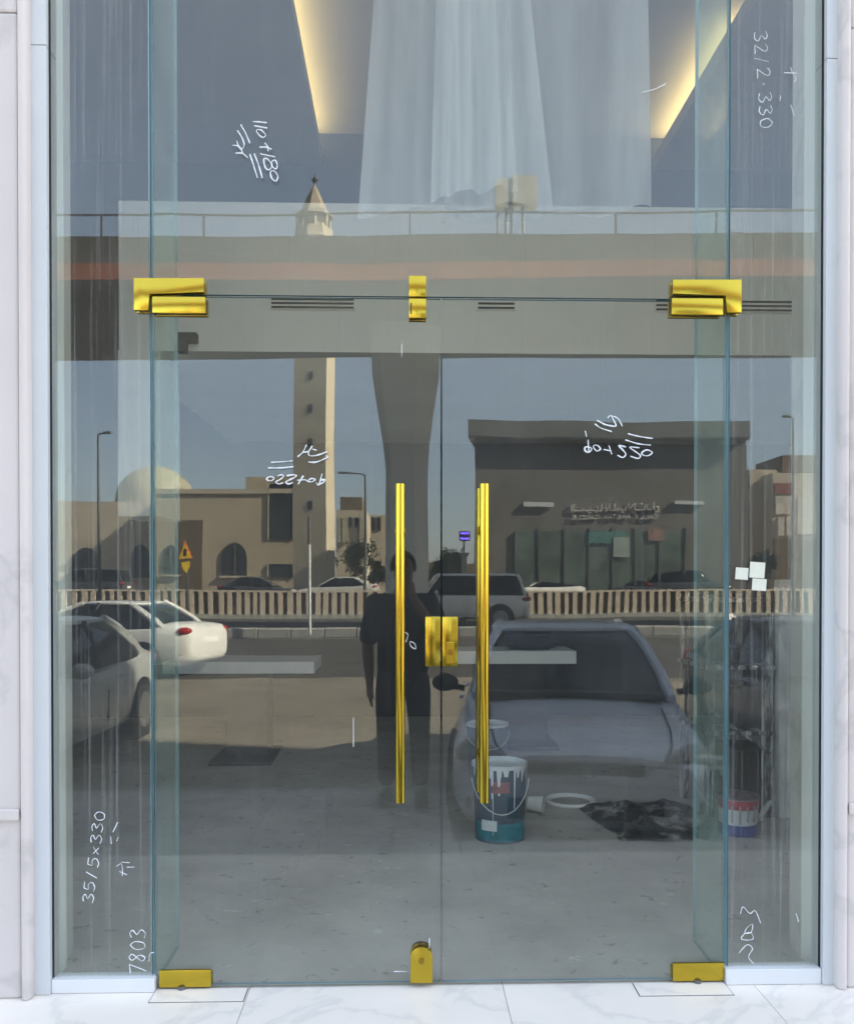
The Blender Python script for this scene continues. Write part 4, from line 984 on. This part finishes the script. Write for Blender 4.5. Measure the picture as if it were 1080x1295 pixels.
# ------------------------------------------------------------------ vehicles
def rrect(x0, x1, hw, z, n=6, rf=.3, bulge=.05):
    """rounded rectangular outline (plan) from front x1 to rear x0"""
    pts = []
    for cx_, sx, sy in ((x1-rf, 1, -1), (x1-rf, 1, 1), (x0+rf, -1, 1), (x0+rf, -1, -1)):
        for i in range(n+1):
            t = i/n*math.pi/2
            if (sx, sy) == (1, -1): a = -math.pi/2+t
            elif (sx, sy) == (1, 1): a = t
            elif (sx, sy) == (-1, 1): a = math.pi/2+t
            else: a = math.pi+t
            pts.append((cx_+rf*math.cos(a), sy*(hw-min(rf, hw*.6))+min(rf, hw*.6)*math.sin(a), z))
    return pts
def section(x, hw, zb, zt_):
    h_ = zt_-zb; half = [(0, zt_+.03), (.45*hw, zt_+.022), (.78*hw, zt_-.005), (.92*hw, zt_-.06*h_-.02), (.985*hw, zt_-.25*h_), (hw, zb+.5*h_), (.985*hw, zb+.22*h_), (.93*hw, zb+.05), (.8*hw, zb), (0, zb-.01)]
    return [(x, y, z) for y, z in half] + [(x, -y, z) for y, z in half[-2:0:-1]]
SEDAN = dict(st=[(2.31,.55,.42,.60),(2.27,.70,.28,.69),(2.12,.80,.22,.75),(1.8,.865,.20,.81),(1.3,.895,.20,.88),(.95,.90,.20,.925),(0,.905,.20,.945),(-1.0,.905,.20,.97),(-1.55,.895,.20,1.01),(-2.0,.85,.24,1.02),(-2.22,.78,.30,1.0),(-2.3,.70,.36,.93),(-2.32,.62,.42,.80)],
    gh=[(-1.82,1.12,.80,.93),(-1.60,.80,.775,1.10),(-1.28,.45,.71,1.28),(-1.02,.18,.63,1.40)], roof=(-.98,.12,.60,1.435), ax=(1.36,-1.36), wr=.325, head=(2.12,.60,.70), tail=(-2.2,.64,.88), rearwin=True)
SUVC = dict(st=[(2.42,.72,.50,.82),(2.38,.86,.36,.96),(2.2,.92,.34,1.02),(1.5,.95,.34,1.10),(1.0,.955,.34,1.13),(0,.96,.34,1.16),(-1.5,.96,.34,1.17),(-2.25,.94,.36,1.16),(-2.40,.88,.44,1.10),(-2.43,.80,.52,.95)],
    gh=[(-2.36,1.12,.86,1.14),(-2.30,.95,.84,1.35),(-2.22,.72,.80,1.62),(-2.15,.58,.76,1.78)], roof=(-2.12,.52,.74,1.82), ax=(1.45,-1.45), wr=.39, head=(2.2,.70,.88), tail=(-2.38,.78,1.0), rearwin=True)
def car(name, spec, paint, loc, rz, label, group=None, simple=False):
    o = empty(name, loc, label, 'car', group, rz)
    bm = BM(); loft(bm, [section(*s) for s in spec['st']]); obj('body', bm, paint, o, local=True, auto=38)
    bm = BM(); loft(bm, [rrect(a, b, hw, z) for a, b, hw, z in spec['gh']]); obj('window_glass', bm, CARGLASS, o, local=True, auto=40)
    a, b, hw, z = spec['roof']; g = spec['gh'][-1]
    bm = BM(); loft(bm, [rrect(g[0]-.03, g[1]+.03, g[2]+.015, g[3]-.03), rrect(g[0]-.01, g[1]+.01, g[2]+.012, g[3]+.01), rrect(a+.05, b-.05, hw-.03, z), rrect(a+.3, b-.3, hw-.25, z+.012)]); obj('roof', bm, paint, o, local=True, auto=40)
    for sy in (1, -1):
        G = spec['gh']
        bm = BM(); path(bm, [(x1-.05, sy*(hw_-.06), z_) for (x0, x1, hw_, z_) in G], .04, 6); obj('front_pillar', bm, paint, o, local=True)
        bm = BM(); path(bm, [(x0+.07, sy*(hw_-.05), z_) for (x0, x1, hw_, z_) in G], .06, 6); obj('rear_pillar', bm, paint, o, local=True)
        bm = BM(); path(bm, [(-.25*(1-k/3)-.25*(k/3), sy*(hw_+.002), z_) for k, (x0, x1, hw_, z_) in enumerate(G)], .035, 6); obj('door_pillar', bm, TRIM, o, local=True)
        hx, hy, hz = spec['head']
        bm = BM(); bmesh.ops.create_uvsphere(bm, u_segments=14, v_segments=8, radius=1)
        rot = Matrix.Rotation(sy*rad(38), 4, 'Z') @ Matrix.Rotation(rad(-24), 4, 'Y')
        for v_ in bm.verts:
            q = Vector((v_.co.x*.055, v_.co.y*.215, v_.co.z*.075*(1+.45*v_.co.y*sy)))
            v_.co = rot @ q + Vector((hx+.035, sy*(hy+.055), hz+.002))
        obj('headlight', bm, LAMPC, o, local=True, smooth=True)
        tx, ty, tz = spec['tail']
        bm = BM(); bmesh.ops.create_uvsphere(bm, u_segments=14, v_segments=8, radius=1)
        for v_ in bm.verts: v_.co = Vector((tx+.08+v_.co.x*.19, sy*(ty+.045)+v_.co.y*.14, tz+v_.co.z*.085+v_.co.x*-.03))
        obj('taillight', bm, LAMPR, o, local=True, smooth=True)
        if not simple:
            bm = BM(); bmesh.ops.create_uvsphere(bm, u_segments=12, v_segments=8, radius=1)
            mz = spec['gh'][0][3]+.06; mx_ = spec['gh'][0][1]-.42; my = spec['gh'][0][2]+.21
            for v_ in bm.verts: v_.co = Vector((mx_+v_.co.x*.08, sy*my+v_.co.y*.11, mz+v_.co.z*.075))
            tube(bm, (mx_, sy*(my-.16), mz-.05), (mx_, sy*my, mz-.02), .025, n=6); obj('mirror', bm, TRIM if paint is CARG else paint, o, local=True, smooth=True)
            bm = BM()
            for q in (.15, -.75): box(bm, q, q+.16, sy*.885, sy*.918, .80, .825)
            obj('door_handle', bm, paint, o, local=True)
            bm = BM()
            for q in (.95, -.28, -1.25): box(bm, q, q+.012, sy*.86, sy*(spec['st'][6][1]+.0015), .36, .70)
            obj('door_seam', bm, BLACK, o, local=True)
        for ax in spec['ax']:
            wr = spec['wr']; yw = sy*(spec['st'][5][1]-.10)
            bm = BM(); tube(bm, (ax, yw-sy*.09, wr), (ax, yw+sy*.105, wr), wr+.07, n=24); obj('wheel_arch', bm, BLACK, o, local=True)
            wh = BM(); tube(wh, (ax, yw-sy*.09, wr), (ax, yw+sy*.115, wr), wr, n=24); wt = obj('wheel', wh, TYRE, o, local=True, auto=40)
            rm = BM(); tube(rm, (ax, yw+sy*.10, wr), (ax, yw+sy*.122, wr), wr*.66, n=20)
            obj('rim', rm, RIM, wt, local=True, auto=40)
    fx = spec['st'][0][0]; hz = spec['head'][2]
    g0 = spec['gh'][0]
    bm = BM(); box(bm, g0[1]-.10, g0[1]+.06, -(g0[2]-.12), g0[2]-.12, g0[3]+.0, g0[3]+.045); obj('cowl', bm, TRIM, o, local=True, bevel=.012)
    if not simple:
        for sy in (1, -1):
            bm = BM(); st = [q for q in spec['st'] if q[0] > g0[1]-.1]
            path(bm, [(q[0], sy*q[1]*.70, q[3]+.008) for q in st[1:]], .007, 5); obj('bonnet_seam', bm, BLACK, o, local=True)
            bm = BM(); tube(bm, (g0[1]-.02, sy*.1, g0[3]+.06), (g0[1]-.17, sy*.1+.42, g0[3]+.115), .010, n=5); obj('wiper', bm, TRIM, o, local=True)
            bm = BM(); box(bm, fx-.16, fx-.06, sy*.60, sy*.74, hz-.34, hz-.26); obj('fog_lamp', bm, TRIM, o, local=True, bevel=.02)
        bm = BM(); path(bm, [(fx-.05, -.60, hz-.06), (fx+.012, -.36, hz-.02), (fx+.016, 0, hz-.015), (fx+.012, .36, hz-.02), (fx-.05, .60, hz-.06)], .008, 5); obj('chrome_strip', bm, RIM, o, local=True)
    bm = BM(); box(bm, fx-.12, fx+.004, -.36, .36, hz-.10, hz-.03); obj('grille', bm, TRIM, o, local=True, bevel=.01)
    bm = BM(); box(bm, fx-.2, fx+.003, -.48, .48, hz-.38, hz-.24); obj('lower_grille', bm, TRIM, o, local=True, bevel=.01)
    rx = spec['st'][-1][0]; tz = spec['tail'][2]
    bm = BM(); box(bm, rx-.014, rx+.03, -.26, .26, tz-.22, tz-.10); obj('number_plate', bm, WHITE, o, local=True)
    return o
FACE_SHOP = rad(90)     # car nose (+x local) turned to +y
# grey sedan parked nose-in opposite the right door leaf
car('grey_sedan', SEDAN, CARG, (1.31, -4.85, ROADZ), rad(97.5), 'pale blue grey sedan parked nose towards the shop').scale = (1, 1.0, 1)
car('dark_sedan', SEDAN, CARD, (X(1066, 5.6), -6.0, ROADZ), rad(92), 'black sedan parked nose towards the shop at far right')
car('pale_sedan', SEDAN, CARP, (X(8, 6.0), -6.05, ROADZ), rad(91), 'pale silver sedan parked nose towards the shop at far left')
car('white_sedan', SEDAN, CARW, (X(128, 14.6), -14.9, ROADZ), rad(196), 'white sedan standing side-on with red tail lamp in the sun')
car('white_four_wheel_drive', SUVC, CARW, (X(574, 28.6), -28.9, -.40), rad(176), 'silver white four-wheel drive crossing in front of the barrier').scale = (1.1, 1.1, 1.12)
# cars in the lot behind the barrier
VL = 46
for k, (px, paint, spec, rz, lab) in enumerate(((328, CARD, SEDAN, 4, 'dark sedan behind the barrier in front of the mosque'), (428, CARS, SEDAN, 183, 'silver sedan behind the barrier below the minaret'),
        (690, CARW, SEDAN, 178, 'white sedan behind the barrier at the left end of the shop windows'), (800, CARD, SEDAN, 5, 'dark sedan behind the barrier at the right end of the shop windows'), (110, CARD, SUVC, 184, 'dark four-wheel drive behind the barrier at far left'), (868, CARD, SUVC, 2, 'dark four-wheel drive behind the barrier near the dark building corner'))):
    car('parked_car', spec, paint, (X(px, VL), -VL, 0.2), rad(rz), lab, 'cars parked behind the barrier', simple=True)

# ------------------------------------------------------------------ the photographer (stands behind the camera, seen in the glass)
PX, PY, PZ = -.125, -3.06, -.20
per = empty('person', (PX, PY, PZ), 'person in dark shirt and trousers photographing the doors, one arm down', 'person')
def skinned(name, verts, edges, radii, m_, parent, root=0, sub=2):
    me = bpy.data.meshes.new(name); me.from_pydata([Vector(v) for v in verts], edges, []); me.update()
    o = bpy.data.objects.new(name, me); COL.objects.link(o); o.parent = parent
    sk = o.modifiers.new('skin', 'SKIN'); sk.use_smooth_shade = True
    for i, r_ in enumerate(radii):
        q = me.skin_vertices[0].data[i]; q.radius = (r_, r_) if not isinstance(r_, tuple) else r_; q.use_root = (i == root)
    ss = o.modifiers.new('sub', 'SUBSURF'); ss.levels = sub; ss.render_levels = sub
    me.materials.append(m_); return o
camL = Vector((CX, -D, H)) - Vector((PX, PY, PZ))       # phone position, local
Lsh, Rsh = Vector((-.19, 0, 1.345)), Vector((.19, 0, 1.345))
Lel, Lwr = Vector((-.235, .0, 1.06)), Vector((-.22, .07, .82))
Rel, Rwr = Vector((.245, .13, 1.12)), Vector((camL.x+.055, camL.y-.085, camL.z-.09))
# bare body: neck, head, arms, hands in one surface
V_, Ed, Rr = [], [], []
def av(p, r_, par=None):
    V_.append(Vector(p)); Rr.append(r_)
    if par is not None: Ed.append((par, len(V_)-1))
    return len(V_)-1
pel = av((0, 0, .92), (.14, .10)); wst = av((0, 0, 1.08), (.13, .095), pel); ch = av((0, .0, 1.27), (.15, .105), wst)
nb = av((0, -.005, 1.41), .062, ch); nk = av((0, .01, 1.47), .056, nb)
hd1 = av((0, .03, 1.53), (.066, .078), nk); hd2 = av((0, .035, 1.60), (.074, .092), hd1); hd3 = av((0, .02, 1.66), (.05, .06), hd2)
def arm(sh, el, wr, nvec, fdirs, curl):
    s_ = av(sh, .058, ch); m1 = av(sh.lerp(el, .5), .047, s_); e_ = av(el, .040, m1); m2 = av(el.lerp(wr, .4), .040, e_); w_ = av(wr, .026, m2)
    return w_
lw = arm(Lsh, Lel, Lwr, None, None, 0)
palm = Lwr+Vector((0, .015, -.06)); lp = av(palm, (.034, .02), lw)
for k, off in enumerate((-.028, -.009, .010, .028)):
    L_ = (.060, .070, .066, .052)[k]
    b_ = av(palm+Vector((off*.2, off, -.035)), .010, lp); c_ = av(palm+Vector((.004, off+.004, -.035-L_*.5)), .0088, b_); av(palm+Vector((.016, off+.004, -.035-L_*.95)), .0075, c_)
tb = av(palm+Vector((.010, .038, .012)), .012, lp); tc = av(palm+Vector((.018, .055, -.02)), .010, tb); av(palm+Vector((.02, .06, -.045)), .0085, tc)
rw = arm(Rsh, Rel, Rwr, None, None, 0)
palm = Rwr+Vector((-.008, .035, .045)); rp_ = av(palm, (.032, .022), rw)
for k in range(4):
    dz = .045-.022*k
    b_ = av(palm+Vector((.004, .028, dz)), .0095, rp_); c_ = av(palm+Vector((-.022, .046, dz+.004)), .0085, b_); av(palm+Vector((-.058+.004*k, .045, dz+.004)), .0075, c_)
tb = av(palm+Vector((-.018, -.012, .03)), .012, rp_); tc = av(palm+Vector((-.045, .004, .05)), .010, tb); av(palm+Vector((-.06, .018, .062)), .0085, tc)
skinned('body', V_, Ed, Rr, SKIN, per)
# face features and hair
bm = BM()
for sx in (-1, 1):
    bmesh.ops.create_uvsphere(bm, u_segments=10, v_segments=8, radius=.008, matrix=Matrix.Translation((sx*.028, .110, 1.605)))
obj('eyes', bm, HAIR, per, local=True, smooth=True)
bm = BM(); loft(bm, [[(-.008, .118, 1.605), (.008, .118, 1.605), (0, .112, 1.61)], [(-.016, .122, 1.568), (.016, .122, 1.568), (0, .142, 1.572)]]); bm2 = BM(); box(bm2, -.022, .022, .112, .121, 1.536, 1.544); obj('mouth', bm2, mat('lips', (.2, .09, .07), .5), per, local=True, bevel=.003)
obj('nose', bm, SKIN, per, local=True, smooth=True)
bm = BM()
for sx in (-1, 1):
    bmesh.ops.create_uvsphere(bm, u_segments=10, v_segments=8, radius=1, matrix=Matrix.Translation((sx*.077, .025, 1.59)) @ Matrix.Diagonal((.012, .022, .034, 1)))
obj('ears', bm, SKIN, per, local=True, smooth=True)
bm = BM(); bmesh.ops.create_uvsphere(bm, u_segments=24, v_segments=16, radius=1)
bmesh.ops.delete(bm, geom=[v_ for v_ in bm.verts if v_.co.z < -.05 and v_.co.y > -.2 or v_.co.z < -.75 or (v_.co.y > .5 and v_.co.z < .45)], context='VERTS')
for v_ in bm.verts: v_.co = Vector((v_.co.x*.083, v_.co.y*.104+.02, v_.co.z*.092+1.607))
obj('hair', bm, HAIR, per, local=True, smooth=True)
# shirt
V2 = [(0,0,.79),(0,0,1.0),(0,0,1.15),(0,-.005,1.29),(0,-.008,1.40)]; E2 = [(0,1),(1,2),(2,3),(3,4)]; R2 = [(.20,.135),(.185,.125),(.185,.125),(.19,.13),(.085,.08)]
def sleeve(sh, el, t):
    i = len(V2); V2.extend([sh+Vector((0, 0, .0)), sh.lerp(el, .5), sh.lerp(el, t)]); E2.extend([(3, i), (i, i+1), (i+1, i+2)]); R2.extend([.082, .07, .066])
sleeve(Lsh, Lel, .98); sleeve(Rsh, Rel, .98)
skinned('shirt', V2, E2, R2, SHIRT, per)
V3 = [(0,0,1.0),(-.095,0,.80),(-.11,.01,.50),(-.12,-.01,.10),(.095,0,.80),(.11,.01,.50),(.12,-.01,.10)]; E3 = [(0,1),(1,2),(2,3),(0,4),(4,5),(5,6)]; R3 = [(.165,.115),.105,.080,.062,.105,.080,.062]
skinned('trousers', V3, E3, R3, PANTS, per)
for sx in (-1, 1):
    bm = BM(); loft(bm, [[(sx*.12+a*.045*s, y+b_*.0, z) for a, b_, z in ((-1, 0, .0), (1, 0, .0), (1, 0, h_), (-1, 0, h_))] for y, s, h_ in ((-.09, .7, .07), (-.05, 1, .09), (.06, 1, .085), (.13, 1.05, .05), (.19, .7, .03))]); obj('shoe', bm, SHOE, per, local=True, bevel=.01, auto=60)
# phone held in front of the face; the lens of the camera sits on its back
ph = BM(); box(ph, CX-.058, CX+.018, -D-.013, -D-.005, H-.125, H+.03); tag(obj('phone', ph, TRIM, bevel=.003), 'dark phone held up in front of the person\'s face', 'phone')
